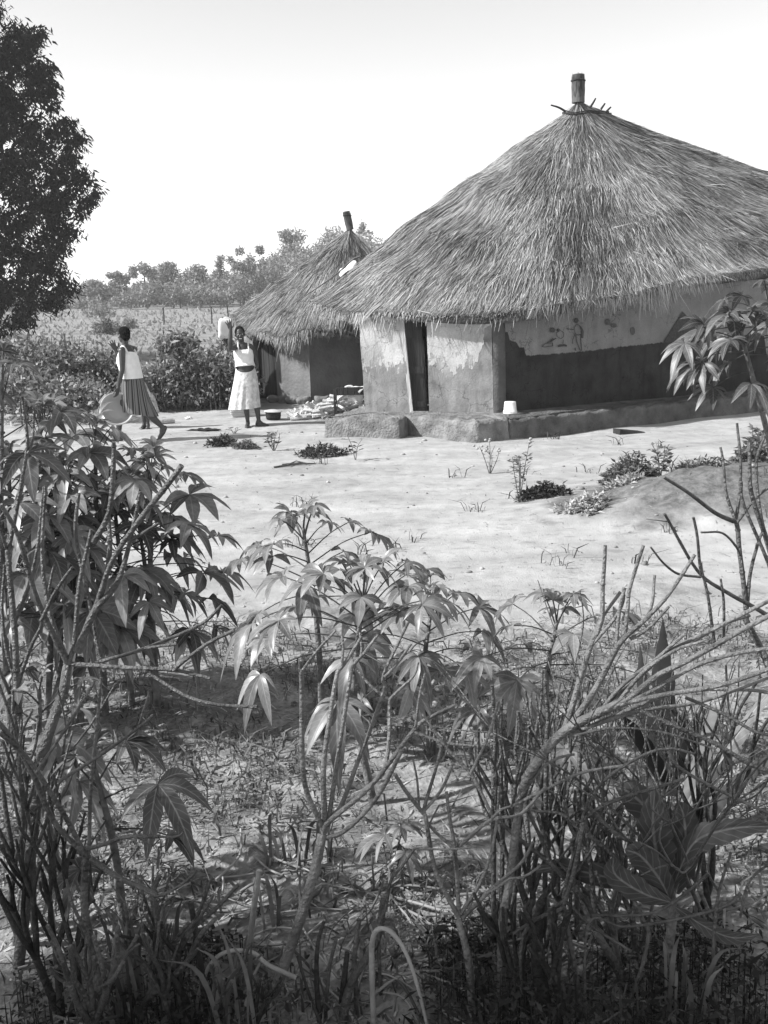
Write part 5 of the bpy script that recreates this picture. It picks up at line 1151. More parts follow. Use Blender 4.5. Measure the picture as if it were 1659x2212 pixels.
shrub('leafless_shrub', 'tall leafless shrub at the left edge, its thin stems cutting across the hedge', [
 ([(30, 2250), (50, 1900), (45, 1600), (34, 1475), (31, 1339), (17, 1186)], 2.9, 3.1, 24, 14),
 ([(17, 1190), (44, 1060), (58, 976), (54, 910), (50, 856)], 3.1, 3.1, 11, 7), ([(58, 980), (72, 950), (72, 885)], 3.1, 3.12, 7, 5), ([(31, 1345), (62, 1270), (80, 1180), (96, 1050)], 3.1, 3.15, 11, 7),
 ([(40, 1480), (70, 1390), (92, 1339), (118, 1220)], 3.08, 3.1, 11, 7), ([(17, 1190), (-5, 1120), (-20, 1000)], 3.1, 3.0, 9, 6), ([(45, 1600), (20, 1500), (-10, 1420)], 3.05, 2.9, 12, 8), ([(34, 1480), (14, 1400), (5, 1300), (8, 1220)], 3.08, 3.1, 11, 7)])
shrub('leafless_shrub', 'leafless shrub low on the left, dark trunk with pale side arms curling at their tips', [
 ([(262, 2240), (223, 2166), (202, 2072), (184, 1964), (187, 1850)], 2.36, 2.5, 26, 20),
 ([(187, 1850), (194, 1813), (198, 1676), (212, 1525), (221, 1462)], 2.5, 2.55, 12, 8), ([(187, 1850), (119, 1777), (72, 1676), (30, 1600), (-20, 1540)], 2.5, 2.4, 15, 14), ([(185, 1850), (140, 1760), (60, 1640), (0, 1583)], 2.5, 2.4, 14, 12),
 ([(190, 1833), (225, 1823), (270, 1809), (346, 1807)], 2.5, 2.4, 11, 12), ([(346, 1807), (382, 1807), (396, 1793), (383, 1777)], 2.4, 2.38, 7, 4), ([(300, 1811), (325, 1827), (347, 1812)], 2.42, 2.4, 5, 4),
 ([(195, 1855), (252, 1892), (300, 1915), (338, 1936)], 2.48, 2.38, 16, 13), ([(338, 1936), (380, 1920), (412, 1895), (425, 1876)], 2.38, 2.32, 9, 6),
 ([(125, 1690), (216, 1633), (302, 1568), (331, 1544)], 2.45, 2.5, 10, 7), ([(302, 1568), (312, 1530), (321, 1490)], 2.5, 2.5, 7, 5), ([(80, 1670), (140, 1575), (205, 1471)], 2.42, 2.5, 9, 8), ([(212, 1520), (190, 1505), (178, 1480)], 2.54, 2.5, 6, 4),
 ([(195, 2040), (160, 1960), (145, 1900)], 2.4, 2.4, 11, 8), ([(203, 2080), (260, 2070), (300, 2040)], 2.38, 2.3, 9, 6)])
shrub('leafless_shrub', 'leafless shrub right of centre, whorls of thin stems on a short dark trunk', [
 ([(1022, 2240), (1010, 2072), (992, 1985)], 2.45, 2.55, 22, 18),
 ([(990, 1982), (945, 1892), (923, 1784), (913, 1752)], 2.55, 2.6, 14, 11), ([(913, 1757), (880, 1712), (852, 1672)], 2.6, 2.55, 11, 10), ([(913, 1757), (940, 1670), (959, 1577)], 2.6, 2.6, 10, 7), ([(913, 1757), (950, 1710), (977, 1652)], 2.6, 2.58, 9, 7), ([(908, 1752), (900, 1690), (893, 1640)], 2.6, 2.6, 7, 5),
 ([(992, 1980), (981, 1834), (972, 1760), (963, 1710)], 2.55, 2.6, 12, 8), ([(981, 1834), (950, 1805), (918, 1770)], 2.58, 2.6, 10, 8), ([(981, 1834), (1020, 1805), (1064, 1770), (1125, 1757), (1180, 1700)], 2.58, 2.5, 12, 8),
 ([(1064, 1764), (1021, 1676), (963, 1615), (913, 1541)], 2.52, 2.6, 10, 7), ([(1018, 1672), (1049, 1604), (1075, 1516)], 2.54, 2.55, 9, 7), ([(1064, 1768), (1080, 1750), (1105, 1742)], 2.52, 2.5, 8, 6),
 ([(996, 1975), (1035, 1910), (1060, 1850), (1070, 1790), (1078, 1700)], 2.55, 2.6, 11, 7), ([(1000, 1982), (1060, 1921), (1125, 1867), (1150, 1820)], 2.55, 2.45, 12, 8), ([(1060, 1925), (1100, 1900), (1130, 1895), (1165, 1870)], 2.5, 2.42, 8, 6), ([(990, 1975), (988, 1900), (975, 1830)], 2.55, 2.56, 8, 6),
 ([(895, 1832), (960, 1834), (1028, 1829)], 2.5, 2.45, 6, 6)], matk='stem_light')
shrub('leafless_shrub', 'thick pale leafless shrub leaning hard to the right, its stems swept into one curving bundle', [
 ([(1080, 2240), (1084, 2022), (1098, 1928), (1105, 1856), (1123, 1726)], 2.5, 2.65, 26, 22),
 ([(1123, 1726), (1145, 1669), (1213, 1586), (1285, 1543), (1357, 1512)], 2.65, 2.5, 27, 23), ([(1350, 1514), (1420, 1462), (1475, 1432), (1575, 1376), (1680, 1322)], 2.5, 2.35, 16, 13), ([(1345, 1520), (1440, 1500), (1560, 1478), (1680, 1440)], 2.5, 2.35, 14, 12), ([(1350, 1518), (1410, 1490), (1500, 1440), (1600, 1410), (1680, 1398)], 2.5, 2.4, 12, 11),
 ([(1290, 1548), (1350, 1490), (1400, 1445), (1455, 1400), (1560, 1350), (1680, 1290)], 2.55, 2.5, 14, 11), ([(1230, 1590), (1330, 1545), (1460, 1495), (1600, 1490), (1680, 1500)], 2.58, 2.45, 12, 10), ([(1255, 1575), (1380, 1535), (1500, 1520), (1590, 1490), (1680, 1455)], 2.55, 2.45, 12, 9),
 ([(1213, 1586), (1240, 1520), (1275, 1396), (1299, 1336), (1304, 1262), (1306, 1178)], 2.6, 2.65, 19, 9), ([(1275, 1392), (1305, 1330), (1338, 1278)], 2.62, 2.66, 10, 9), ([(1275, 1400), (1320, 1345), (1345, 1300), (1349, 1270)], 2.62, 2.6, 9, 8),
 ([(1235, 1565), (1283, 1492), (1327, 1412), (1355, 1372), (1399, 1332), (1447, 1284), (1499, 1198)], 2.58, 2.5, 18, 9), ([(1351, 1376), (1355, 1310), (1362, 1270), (1389, 1178)], 2.55, 2.58, 11, 9), ([(1399, 1330), (1410, 1290), (1416, 1242)], 2.53, 2.55, 9, 7), ([(1327, 1412), (1337, 1340), (1350, 1270)], 2.56, 2.6, 10, 8), ([(1360, 1380), (1400, 1360), (1443, 1310)], 2.54, 2.5, 9, 7),
 ([(1300, 1535), (1350, 1475), (1420, 1420), (1482, 1370)], 2.55, 2.5, 11, 8), ([(1330, 1525), (1390, 1450), (1460, 1405), (1522, 1384)], 2.52, 2.45, 11, 7),
 ([(1110, 1740), (1180, 1705), (1260, 1668), (1370, 1650)], 2.62, 2.5, 9, 8), ([(1115, 1735), (1160, 1670), (1200, 1640), (1240, 1630)], 2.62, 2.6, 10, 7)], matk='stem_light')
shrub('leafless_shrub', 'tall leafless shrub against the right edge, bare forks standing out above the earth mound', [
 ([(1720, 2250), (1700, 1800), (1690, 1560), (1659, 1440), (1611, 1336)], 2.6, 2.75, 28, 15),
 ([(1611, 1336), (1601, 1216), (1596, 1160), (1589, 1128)], 2.75, 2.8, 13, 12), ([(1588, 1128), (1572, 1070), (1563, 1016), (1556, 966)], 2.8, 2.85, 9, 6), ([(1590, 1128), (1595, 1096), (1598, 1000), (1594, 914)], 2.8, 2.85, 10, 6), ([(1586, 1126), (1540, 1105), (1480, 1060), (1435, 1030)], 2.8, 2.6, 12, 8),
 ([(1690, 1290), (1659, 1180), (1628, 1080), (1619, 1020), (1617, 954)], 2.7, 2.75, 15, 9), ([(1659, 1180), (1640, 1100), (1635, 1000), (1652, 940)], 2.72, 2.8, 10, 7), ([(1670, 1250), (1640, 1170), (1605, 1080), (1600, 1040)], 2.7, 2.7, 10, 7),
 ([(1680, 1345), (1631, 1312), (1570, 1280), (1515, 1243), (1470, 1170), (1434, 1110)], 2.7, 2.5, 12, 7), ([(1513, 1247), (1467, 1240), (1430, 1215), (1407, 1182)], 2.55, 2.5, 7, 5), ([(1516, 1240), (1508, 1180), (1497, 1118)], 2.55, 2.5, 8, 7),
 ([(1545, 1390), (1530, 1300), (1520, 1245), (1515, 1214)], 2.6, 2.55, 9, 6), ([(1565, 1390), (1562, 1300), (1558, 1250)], 2.6, 2.6, 8, 6), ([(1611, 1336), (1618, 1250), (1640, 1170), (1650, 1140)], 2.75, 2.78, 11, 7), ([(1590, 1128), (1630, 1080), (1680, 1040)], 2.8, 2.75, 8, 6),
 ([(1600, 1215), (1598, 1190), (1560, 1152), (1515, 1150)], 2.78, 2.7, 7, 5), ([(1620, 1330), (1560, 1350), (1470, 1400)], 2.74, 2.65, 9, 7)])
shrub('leafless_shrub', 'sprawling leafless shrub at lower right, its long arms arching over the broad torn leaves', [
 ([(1262, 2240), (1238, 2080), (1217, 1946)], 2.42, 2.5, 17, 14), ([(1217, 1946), (1160, 1985), (1109, 2018)], 2.5, 2.4, 11, 8), ([(1220, 1946), (1278, 2000), (1361, 2054)], 2.5, 2.4, 10, 8),
 ([(1217, 1942), (1242, 1838), (1256, 1770), (1278, 1712)], 2.5, 2.5, 12, 6), ([(1256, 1775), (1314, 1734), (1422, 1701), (1480, 1683)], 2.5, 2.4, 11, 8), ([(1250, 1790), (1213, 1760), (1160, 1752), (1141, 1744)], 2.5, 2.5, 9, 6), ([(1262, 1760), (1300, 1690), (1386, 1633), (1444, 1618), (1501, 1629)], 2.5, 2.45, 9, 7),
 ([(1382, 1536), (1458, 1568), (1541, 1604), (1624, 1654), (1690, 1668)], 2.48, 2.35, 12, 13), ([(1440, 1622), (1469, 1658), (1548, 1705), (1670, 1762)], 2.45, 2.35, 9, 8), ([(1480, 1507), (1566, 1543), (1627, 1579), (1680, 1590)], 2.45, 2.35, 10, 8), ([(1242, 1590), (1321, 1572), (1420, 1580), (1505, 1604), (1544, 1618)], 2.5, 2.4, 8, 6),
 ([(1271, 1741), (1336, 1806), (1408, 1834)], 2.5, 2.45, 14, 10), ([(1271, 1802), (1336, 1863), (1368, 1939), (1400, 2011)], 2.5, 2.45, 13, 11), ([(1278, 1978), (1386, 1975), (1451, 1953), (1530, 1888)], 2.44, 2.4, 9, 10), ([(1400, 2011), (1385, 2100), (1350, 2190)], 2.45, 2.4, 11, 12),
 ([(1540, 2110), (1545, 2010), (1552, 1920), (1580, 1840)], 2.4, 2.42, 11, 7), ([(1552, 1925), (1530, 1880), (1532, 1830)], 2.42, 2.42, 7, 5), ([(1600, 1980), (1620, 1900), (1690, 1850)], 2.4, 2.35, 8, 6)], matk='stem')
# more forks filled in around the named ones: each a shrub of its own
def whorl_shrub(name, label, bx, Y, H, lean, n1, seed, w=.012, lv=2, matk='stem', group='leafless forked shrubs', spread=.55):
    rg = np.random.default_rng(seed); b = gat(bx, Y); o = thing(name, label, 'shrub', b, group); mt_, mbr = MB(), MB()
    def grow(p, d, L_, r, lev):
        d = d/np.linalg.norm(d); q = p+d*L_; mid = p+d*L_*.5+rg.normal(size=3)*L_*.05
        sm = smooth_path([p, mid, q], 4); tube(mt_ if lev == lv+1 else mbr, sm, [r, r*.8], 7 if lev > lv-1 else 6)
        if lev == 0: return
        ellipsoid(mbr, q, (r*.85, r*.85, r*.8), 7, 5)
        k = int(rg.integers(3, 6)) if lev == lv+1 else int(rg.integers(2, 5)); a0 = rg.uniform(0, 6.28)
        u = np.cross(d, [0.3, 1, .2]); u /= np.linalg.norm(u); v = np.cross(d, u)
        for j in range(k):
            a = a0+j*2*pi/k+rg.normal()*.3; s = spread*rg.uniform(.5, 1.3); nd = d+(u*cos(a)+v*sin(a))*s+np.array([0, 0, .25])
            grow(q, nd, L_*rg.uniform(.55, 1.0), r*rg.uniform(.55, .75), lev-1)
    for j in range(n1):
        d = np.array([lean[0]+rg.normal()*.22, lean[1]+rg.normal()*.15, 1.0]); grow(np.array(list(b))+np.array([rg.normal()*.03, rg.normal()*.03, -.04]), d, H*rg.uniform(.34, .5), w*rg.uniform(.8, 1.2), lv+1)
    mt_.build('trunk', M[matk], o); mbr.build('branches', M[matk], o); return o
WS = [(1150, 2.75, .6, (.05, 0), 3, 'upright leafless shrub directly right of the leaning pale bundle base'), (1260, 2.95, .55, (.2, 0), 3, 'leafless shrub under the curving bundle of pale stems'), (1390, 2.6, .5, (-.25, .1), 3, 'leafless shrub between the broad torn leaves and the curving bundle'),
   
      (1090, 3.1, .7, (.1, 0), 2, 'leafless shrub set back behind the whorled one'), (60, 2.55, .62, (.1, 0), 3, 'leafless shrub in the dark lower left corner'), (150, 2.42, .5, (.35, 0), 3, 'low sprawling leafless shrub at the bottom left'), (330, 2.38, .42, (.25, 0), 2, 'short leafless shrub by the lower edge, left of the slanting trunk'),
      (-10, 2.9, .9, (.1, 0), 3, 'leafless shrub crossing the left edge beside the low cassava shoot'), (420, 2.4, .35, (-.3, 0), 2, 'tangle of thin dark stems on the ground left of the slanting trunk'), (1560, 2.9, .8, (-.3, 0), 2, 'leafless shrub behind the dark sword leaves'), 
      (1200, 2.42, .45, (-.2, 0), 2, 'small dark leafless shrub at the foot of the leaning bundle')]
for q, (bx, Y_, H_, le, n1, lb) in enumerate(WS): whorl_shrub('leafless_shrub', lb, bx, Y_, H_, le, n1, 100+q, w=.0125, lv=1, matk='stem_dark' if 'dark' in lb else 'stem', spread=.42)
for q, (bx, Y_, H_, le, lb) in enumerate(((1320, 2.7, .66, (.2, 0), 'wiry bare twigs fanning up behind the broad torn leaves'), (1630, 2.7, .8, (-.45, 0), 'wiry bare twigs leaning in from the right edge'))):
    whorl_shrub('leafless_shrub', lb, bx, Y_, H_, le, 2, 300+q, w=.0068, lv=2, spread=.6)
def cut_stem(label, pts, Ya, Yb, wa, wb, matk='stem', cat='stump'):
    P_ = [at(x, y, Ya+(Yb-Ya)*k/(len(pts)-1)) for k, (x, y) in enumerate(pts)]; g_ = P_[0]; P_ = [Vector((g_.x, g_.y, zt1(g_.x, g_.y)-.03))]+P_ if g_.z > .02 else P_
    m = MB(); sm = smooth_path(P_, 5); tube(m, sm, [wa/2*pxm(Ya), wb/2*pxm(Yb)], 8); o = m.build('cut_stem', M[matk], loc=P_[0]); return tag(o, label, cat, 'cut and broken stems')
cut_stem('pale cut stick standing upright in bare soil left of the slanting trunk', [(536, 2090), (545, 1990), (560, 1880)], 2.75, 2.75, 17, 13, 'stem_pale')
cut_stem('thick cut stem slanting right, with a bent twig on its end', [(738, 2215), (760, 2120), (812, 2036), (830, 1939)], 2.45, 2.6, 26, 18)
cut_stem('thin bent twig rising from the end of the thick cut stem', [(818, 2010), (834, 1960), (844, 1903), (870, 1870), (897, 1832)], 2.55, 2.6, 10, 6, cat='twig')
cut_stem('bleached stem arching over to the right at the bottom centre', [(803, 2080), (805, 2030), (816, 2008), (840, 2010), (868, 2042), (891, 2095), (912, 2170), (928, 2240)], 2.42, 2.3, 15, 8, 'stem_pale', 'stem')
cut_stem('short forked stump just right of the slanting trunk', [(690, 2200), (684, 2120), (686, 2042), (700, 1990)], 2.45, 2.5, 17, 8, 'stem_dark')
cut_stem('slim cut stem right of the short forked stump', [(704, 2180), (712, 2090), (726, 2028)], 2.48, 2.5, 10, 9)
cut_stem('dark split stump leaning behind the thick cut stem', [(736, 2215), (742, 2130), (750, 2058)], 2.5, 2.5, 20, 12, 'stem_dark')
cut_stem('upright cut stub against the thick cut stem', [(768, 2120), (766, 2060), (776, 1985)], 2.5, 2.55, 12, 11)
cut_stem('thin dark leaning twig at the lower left of the short forked stump', [(700, 2230), (672, 2160), (642, 2065)], 2.4, 2.5, 10, 7, 'stem_dark', 'twig')
cut_stem('pale broken stick with a splintered end leaning in the lower left', [(450, 2210), (430, 2060), (412, 1950)], 2.45, 2.55, 20, 14, 'stem_dark')
cut_stem('thick cut stem leaning at the lower left, right of the curled arms', [(385, 2120), (355, 2040), (330, 1940), (345, 1890)], 2.45, 2.55, 17, 14)
cut_stem('bleached stem curving over near the ground left of the slanting trunk', [(425, 2170), (450, 2090), (490, 2056), (545, 2058), (580, 2085), (640, 2112)], 2.5, 2.42, 9, 12, 'stem_pale', 'stem')
cut_stem('fat rotten dark stump among the weeds at the bottom right', [(1180, 2250), (1172, 2150), (1160, 2060), (1168, 1950)], 2.42, 2.5, 48, 22, 'stem_dark')
cut_stem('long pale cane crossing the lower right towards the torn leaves', [(1130, 2020), (1210, 1965), (1220, 1950), (1245, 1860), (1262, 1760)], 2.45, 2.5, 9, 12)
cut_stem('stout pale cane slanting up behind the whorled shrub', [(1130, 2040), (1160, 1960), (1215, 1880)], 2.75, 2.8, 16, 16)
cut_stem('long thin cane lying across the lower right above the dark weeds', [(1270, 2000), (1345, 2002), (1440, 1990), (1560, 1960), (1600, 1930)], 2.4, 2.5, 6, 9)
for q, (x, y0, y1) in enumerate(((1082, 1985, 1600), (1110, 1980, 1690), (1180, 1640, 1470), (1252, 1640, 1490), (1066, 1700, 1480))):
    cut_stem(('upright cut cane with a fresh tip beside the whorled shrub', 'short upright cane behind the leaning bundle base', 'thin cane poking up above the leaning bundle', 'thin cane left of the hooded cassava plant foot', 'slender cane between the whorled shrub and the hooded cassava')[q], [(x, y0), (x+4, (y0+y1)/2), (x-3, y1)], 2.8, 2.8, 13, 9)

# ------------------------------------------------------------------ broad leaved plants on the right
def blade_leaf(mb, pts, Ya, Yb, wpx, fold=.25, n=10, tw=0.0, side_dir=None, prof=None):
    P_ = [at(x, y, Ya+(Yb-Ya)*k/(len(pts)-1)) for k, (x, y) in enumerate(pts)]; sm = smooth_path(P_, n); m_ = len(sm); S = np.linspace(0, 1, m_)
    T = nrm(np.gradient(sm, axis=0)); view = nrm(np.array(list(CAM))-sm); sd = nrm(np.cross(T, view)); up = np.cross(sd, T)
    ang = tw*S+.3; sd2 = sd*np.cos(ang)[:, None]+up*np.sin(ang)[:, None]; up2 = np.cross(sd2, T)
    w = np.interp(S, *(prof or ([0, .15, .5, .85, 1], [.55, .85, 1, .6, .03])))*wpx*.5*pxm((Ya+Yb)/2)
    rip = 1+.07*np.sin(S*34)+.05*np.sin(S*71+1)
    Lf = sm-sd2*(w*rip)[:, None]-up2*(w*fold)[:, None]; Rt = sm+sd2*(w*rip[::-1])[:, None]-up2*(w*fold)[:, None]
    V = np.concatenate([Lf, sm, Rt]); i = np.arange(m_-1)[:, None]; F = np.concatenate([i+np.array([0, 1, m_+1, m_]), i+np.array([m_, m_+1, 2*m_+1, 2*m_])])
    uv = np.concatenate([np.stack([np.zeros(m_), S], -1), np.stack([np.full(m_, .5), S], -1), np.stack([np.ones(m_), S], -1)]); mb.add(V, F, uv)
ag = gat(1440, 3.35); agave = thing('sword_leaf_plant', 'dark plant with stiff sword shaped leaves behind the curving bundle on the right', 'agave', ag)
for pts, Ya, Yb, w_ in (([(1440, 1720), (1432, 1560), (1430, 1440), (1432, 1335)], 3.35, 3.4, 62), ([(1430, 1700), (1405, 1580), (1388, 1490), (1382, 1390)], 3.35, 3.5, 46), ([(1445, 1700), (1470, 1600), (1480, 1520)], 3.35, 3.2, 40), ([(1435, 1690), (1385, 1600), (1340, 1540)], 3.35, 3.2, 40)):
    m = MB(); blade_leaf(m, pts, Ya, Yb, w_, .35, prof=([0, .2, .6, 1], [.8, 1, .85, .02])); m.build('leaf', M['dark_blade'] if 'dark_blade' in M else M.setdefault('dark_blade', leafmat('dark_blade', .012, .03, .03, .5, .3)), agave)
sg = gat(1500, 3.2); strap = thing('strap_leaf_plant', 'plant with long folded strap leaves, one paler leaf at the right edge', 'plant', sg)
for pts, Ya, Yb, w_, mk in (([(1490, 1740), (1560, 1640), (1610, 1560), (1680, 1470)], 3.15, 3.1, 42, 'cas_leaf'), ([(1500, 1800), (1560, 1720), (1640, 1650), (1690, 1640)], 3.1, 2.95, 40, 'weed_dark'), ([(1470, 1740), (1510, 1640), (1530, 1560), (1538, 1520)], 3.2, 3.3, 44, 'weed'), ([(1490, 1780), (1530, 1690), (1570, 1640), (1545, 1600)], 3.15, 3.0, 30, 'weed_dark')):  # the first strap leaf takes a paler leaf material than the rest
    m = MB(); blade_leaf(m, pts, Ya, Yb, w_, .4, tw=.5); m.build('leaf', M[mk], strap)
tg = gat(1450, 2.55); tob = thing('broad_leaf_plant', 'plant with very broad torn leaves at lower right, one hanging dark leaf at its foot', 'plant', tg)
LP = ([0, .12, .4, .7, .9, 1], [.2, .6, 1, .85, .4, .03])
for pts, Ya, Yb, w_, fo in (([(1445, 1930), (1420, 1850), (1410, 1780), (1415, 1700)], 2.55, 2.5, 92, .3), ([(1455, 1910), (1500, 1820), (1580, 1790), (1670, 1785)], 2.55, 2.4, 66, .2), ([(1448, 1945), (1425, 1900), (1385, 1850), (1350, 1835)], 2.5, 2.4, 70, .35), ([(1450, 1935), (1400, 1920), (1330, 1900), (1215, 1875), (1150, 1880)], 2.6, 2.7, 62, .1),
                        ([(1450, 1950), (1390, 1930), (1330, 1890), (1325, 1850)], 2.48, 2.4, 60, .3), ([(1452, 1900), (1440, 1800), (1370, 1720), (1330, 1700)], 2.6, 2.65, 80, .25), ([(1460, 1960), (1520, 2000), (1580, 2025), (1640, 2020)], 2.5, 2.35, 40, .2), ([(1460, 1930), (1480, 1850), (1478, 1770), (1465, 1730)], 2.58, 2.55, 70, .3)):
    m = MB(); blade_leaf(m, pts, Ya, Yb, w_, fo, tw=random.uniform(-.5, .5), prof=LP); m.build('leaf', M['broad_leaf'], tob)
m = MB(); tube(m, smooth_path([tg-Vector((0, 0, .05)), at(1452, 1990, 2.52), at(1448, 1900, 2.57)]), [.016, .013, .008], 7); m.build('stem', M['cas_stem'], tob)

# ------------------------------------------------------------------ small plants of the yard
def clump(name, label, px, py, rpx, hpx, n, matk='weed', leaf=.06, cat='weed clump', group='weed clumps on the sand', flat=.6):
    g = gnd(px, py); W_, H_ = rpx*pxm(g.y), hpx*pxm(g.y); o = thing(name, label, cat, g, group)
    a = RNG.uniform(0, 2*pi, n); r = np.sqrt(RNG.random(n)); e = 1+.22*np.sin(a*3+px)+.15*np.sin(a*7); xx = np.cos(a)*r*W_*e; yy = np.sin(a)*r*W_*.75*e; zz = H_*(1-r**2)**.6*RNG.random(n)**.6*(1+.25*np.sin(xx*23/W_*.2+yy*17))
    P_ = np.stack([g.x+xx, g.y+yy, zt(g.x+xx, g.y+yy)+.005+zz], -1); D = rand_unit(n); D[:, 2] = D[:, 2]*flat+.25; D[:, 0] += xx/W_*.6; D[:, 1] += yy/W_*.6
    m = MB(); quads_leaf(m, P_, D, rand_unit(n)*.7+np.array([0, 0, 1]), RNG.uniform(.6, 1.4, n)*leaf, RNG.uniform(.3, .55, n)*leaf); k = n//8
    Q = P_[:k]; blades(m, np.stack([Q[:, 0], Q[:, 1], Q[:, 2]-zz[:k]], -1), Q, Q+np.stack([RNG.normal(size=k)*.03, RNG.normal(size=k)*.03, RNG.uniform(.03, .09, k)], -1), np.full(k, .006))
    m.build('foliage', M[matk], o); m = MB(); 
    for q in range(6): a_ = q*1.05; tube(m, [g+Vector((0, 0, -.02)), g+Vector((cos(a_)*W_*.5, sin(a_)*W_*.4, H_*.5))], [.006, .003], 5)
    m.build('stems', M['cas_stem'], o); return o
clump('weed_clump', 'dark low weed clump below the black cloth', 480, 963, 31, 22, 420, 'weed_dark')
clump('weed_clump', 'flat pale weed patch touching the dark clump below the black cloth', 531, 968, 24, 14, 300, 'weed')
clump('weed_clump', 'wide flat weed clump on the sand left of the single stalk', 692, 984, 52, 22, 620, 'weed_dark')
clump('weed_clump', 'low dark weed clump at the foot of the tall thin weed', 1172, 1083, 52, 28, 620, 'weed_dark')
clump('weed_clump', 'dense leafy clump on the left side of the earth mound', 1358, 1058, 56, 62, 900, 'weed', .07)
clump('weed_clump', 'leafy weeds crowding the right edge above the earth mound', 1635, 1060, 60, 70, 900, 'weed', .08)
clump('weed_clump', 'tangle of weeds behind the mound, half hidden by bare stems', 1510, 1042, 70, 28, 700, 'weed', .06)
clump('dry_husks', 'dry husks and uprooted weeds strewn down the left foot of the mound', 1262, 1124, 52, 16, 420, 'husk' if 'husk' in M else M.setdefault('husk', leafmat('husk', .25, .6, .2, .8, .2)) and 'husk', .07, 'dry weeds', None)
clump('dry_husks', 'pale dry debris on the face of the mound, above the strewn husks', 1345, 1092, 36, 16, 260, 'husk', .07, 'dry weeds', None)
def twiggy(name, label, px, py, hpx, wpx, nst, nleaf, matk, leaf, flowers=0, cat='weed', up=1.0):
    g = gnd(px, py); H_, W_ = hpx*pxm(g.y), wpx*pxm(g.y); o = thing(name, label, cat, g); rg = np.random.default_rng(int(px*7+py)); ms, ml, mf = MB(), MB(), MB(); Pn, Dn = [], []
    for k in range(nst):
        a = k*2*pi/nst+rg.normal()*.3; tip = np.array([g.x+cos(a)*W_*rg.uniform(.3, 1)*.5, g.y+sin(a)*W_*.4, g.z+H_*rg.uniform(.65, 1)]) if nst > 1 else np.array([g.x+W_*.05, g.y, g.z+H_])
        mid = np.array(list(g))*.5+tip*.5+np.array([rg.normal()*W_*.08, 0, H_*.08]); sm = smooth_path([list(g+Vector((0, 0, -.02))), mid, tip], 6); tube(ms, sm, [.006, .003], 5)
        for j in range(nleaf):
            f = rg.uniform(.25, 1); p = sm[int(f*(len(sm)-1))]; az = rg.uniform(0, 6.28); d = np.array([cos(az), sin(az), rg.uniform(-.2, .7)*up]); st = p+d*leaf*.5
            if j % 2: tube(ms, [p, st], .002, 4, cap=False)
            Pn.append(st if j % 2 else p); Dn.append(d)
        if k < flowers:
            for j in range(3): ellipsoid(mf, tip+rg.normal(size=3)*.02, (.018, .018, .014), 8, 5)
    n = len(Pn); quads_leaf(ml, np.array(Pn), np.array(Dn), rand_unit(n)*.6+np.array([0, -.3, 1]), rg.uniform(.7, 1.3, n)*leaf, rg.uniform(.35, .55, n)*leaf)
    ms.build('stems', M['cas_stem'], o); ml.build('foliage', M[matk], o)
    if flowers: mf.build('flower_heads', M['stem_pale'], o)
    return o
twiggy('leafy_twig', 'small twiggy plant with round leaves directly below the feet of the waving woman', 592, 972, 46, 58, 7, 6, 'weed_dark', .07)
twiggy('weed_stalk', 'single stalk with one big dark leaf at its tip in front of the door step', 768, 992, 56, 34, 2, 5, 'weed_dark', .11)
twiggy('flower_weed', 'curly weed with pale flower heads near the corner of the platform', 1058, 1022, 72, 60, 5, 5, 'weed', .04, 4)
twiggy('tall_weed', 'tall thin weed with feathery leaves standing above the low dark clump', 1122, 1086, 140, 60, 4, 26, 'weed', .05, 1)
twiggy('leafy_plant', 'upright plant with pale lance leaves at the back of the earth mound', 1425, 1048, 96, 46, 4, 16, 'weed', .085)
twiggy('leafy_plant', 'tall leafy plant at the right edge behind the bare forks', 1632, 1050, 110, 56, 5, 16, 'weed', .10)
twiggy('seedling', 'tiny seedling sprouting below the twiggy round leaved plant', 505, 936, 16, 40, 5, 4, 'weed', .04)
twiggy('flower_weed', 'slender weed topped with small white flowers among the cassava stems', 925, 1640, 180, 60, 4, 6, 'weed', .04, 4)
# ------------------------------------------------------------------ what nobody could count: grass, litter, undergrowth
n = 17000; Yv = 2.35+RNG.random(n)*3.7; Xv = RNG.uniform(-1, 1, n)*Yv*.45
d = np.sin(Xv*2.3+1)*np.sin(Yv*2.9+.5)+.6*np.sin(Xv*5.1+Yv*4.3)+.5*RNG.normal(size=n)+np.where((Yv > 4.0), .35, -.1)+np.where(Xv < -.6, .2, 0)-np.where(Yv > 5.6, (Yv-5.6)*3, 0)
ok = d > .1; Xv, Yv = Xv[ok], Yv[ok]; n = len(Xv); zv = zt(Xv, Yv)-.005; h = RNG.uniform(.015, .085, n)*(1+1.2*(RNG.random(n) < .07))
P0 = np.stack([Xv, Yv, zv], -1); le = RNG.normal(size=(n, 2))*.6; P1 = P0+np.stack([le[:, 0]*h*.35, le[:, 1]*h*.35, h*.7], -1); P2 = P0+np.stack([le[:, 0]*h*1.3, le[:, 1]*h*1.3, h*RNG.uniform(.5, 1.1, n)], -1)
m = MB(); blades(m, P0, P1, P2, RNG.uniform(.003, .010, n)); k = n//2; sel = RNG.integers(0, n, k); quads_leaf(m, P1[sel], rand_unit(k)*np.array([1, 1, .4]), rand_unit(k)*.5+np.array([0, 0, 1]), RNG.uniform(.015, .045, k), RNG.uniform(.008, .02, k))
tag(m.build('garden_grass', M['weed'], smooth=False), kind='stuff')
n = 9000; Yv = 2.3+RNG.random(n)*4.2; Xv = RNG.uniform(-1, 1, n)*Yv*.45; keep = (Yv < 5.6+.5*np.sin(Xv*1.7)) | (RNG.random(n) < .08); Xv, Yv = Xv[keep], Yv[keep]
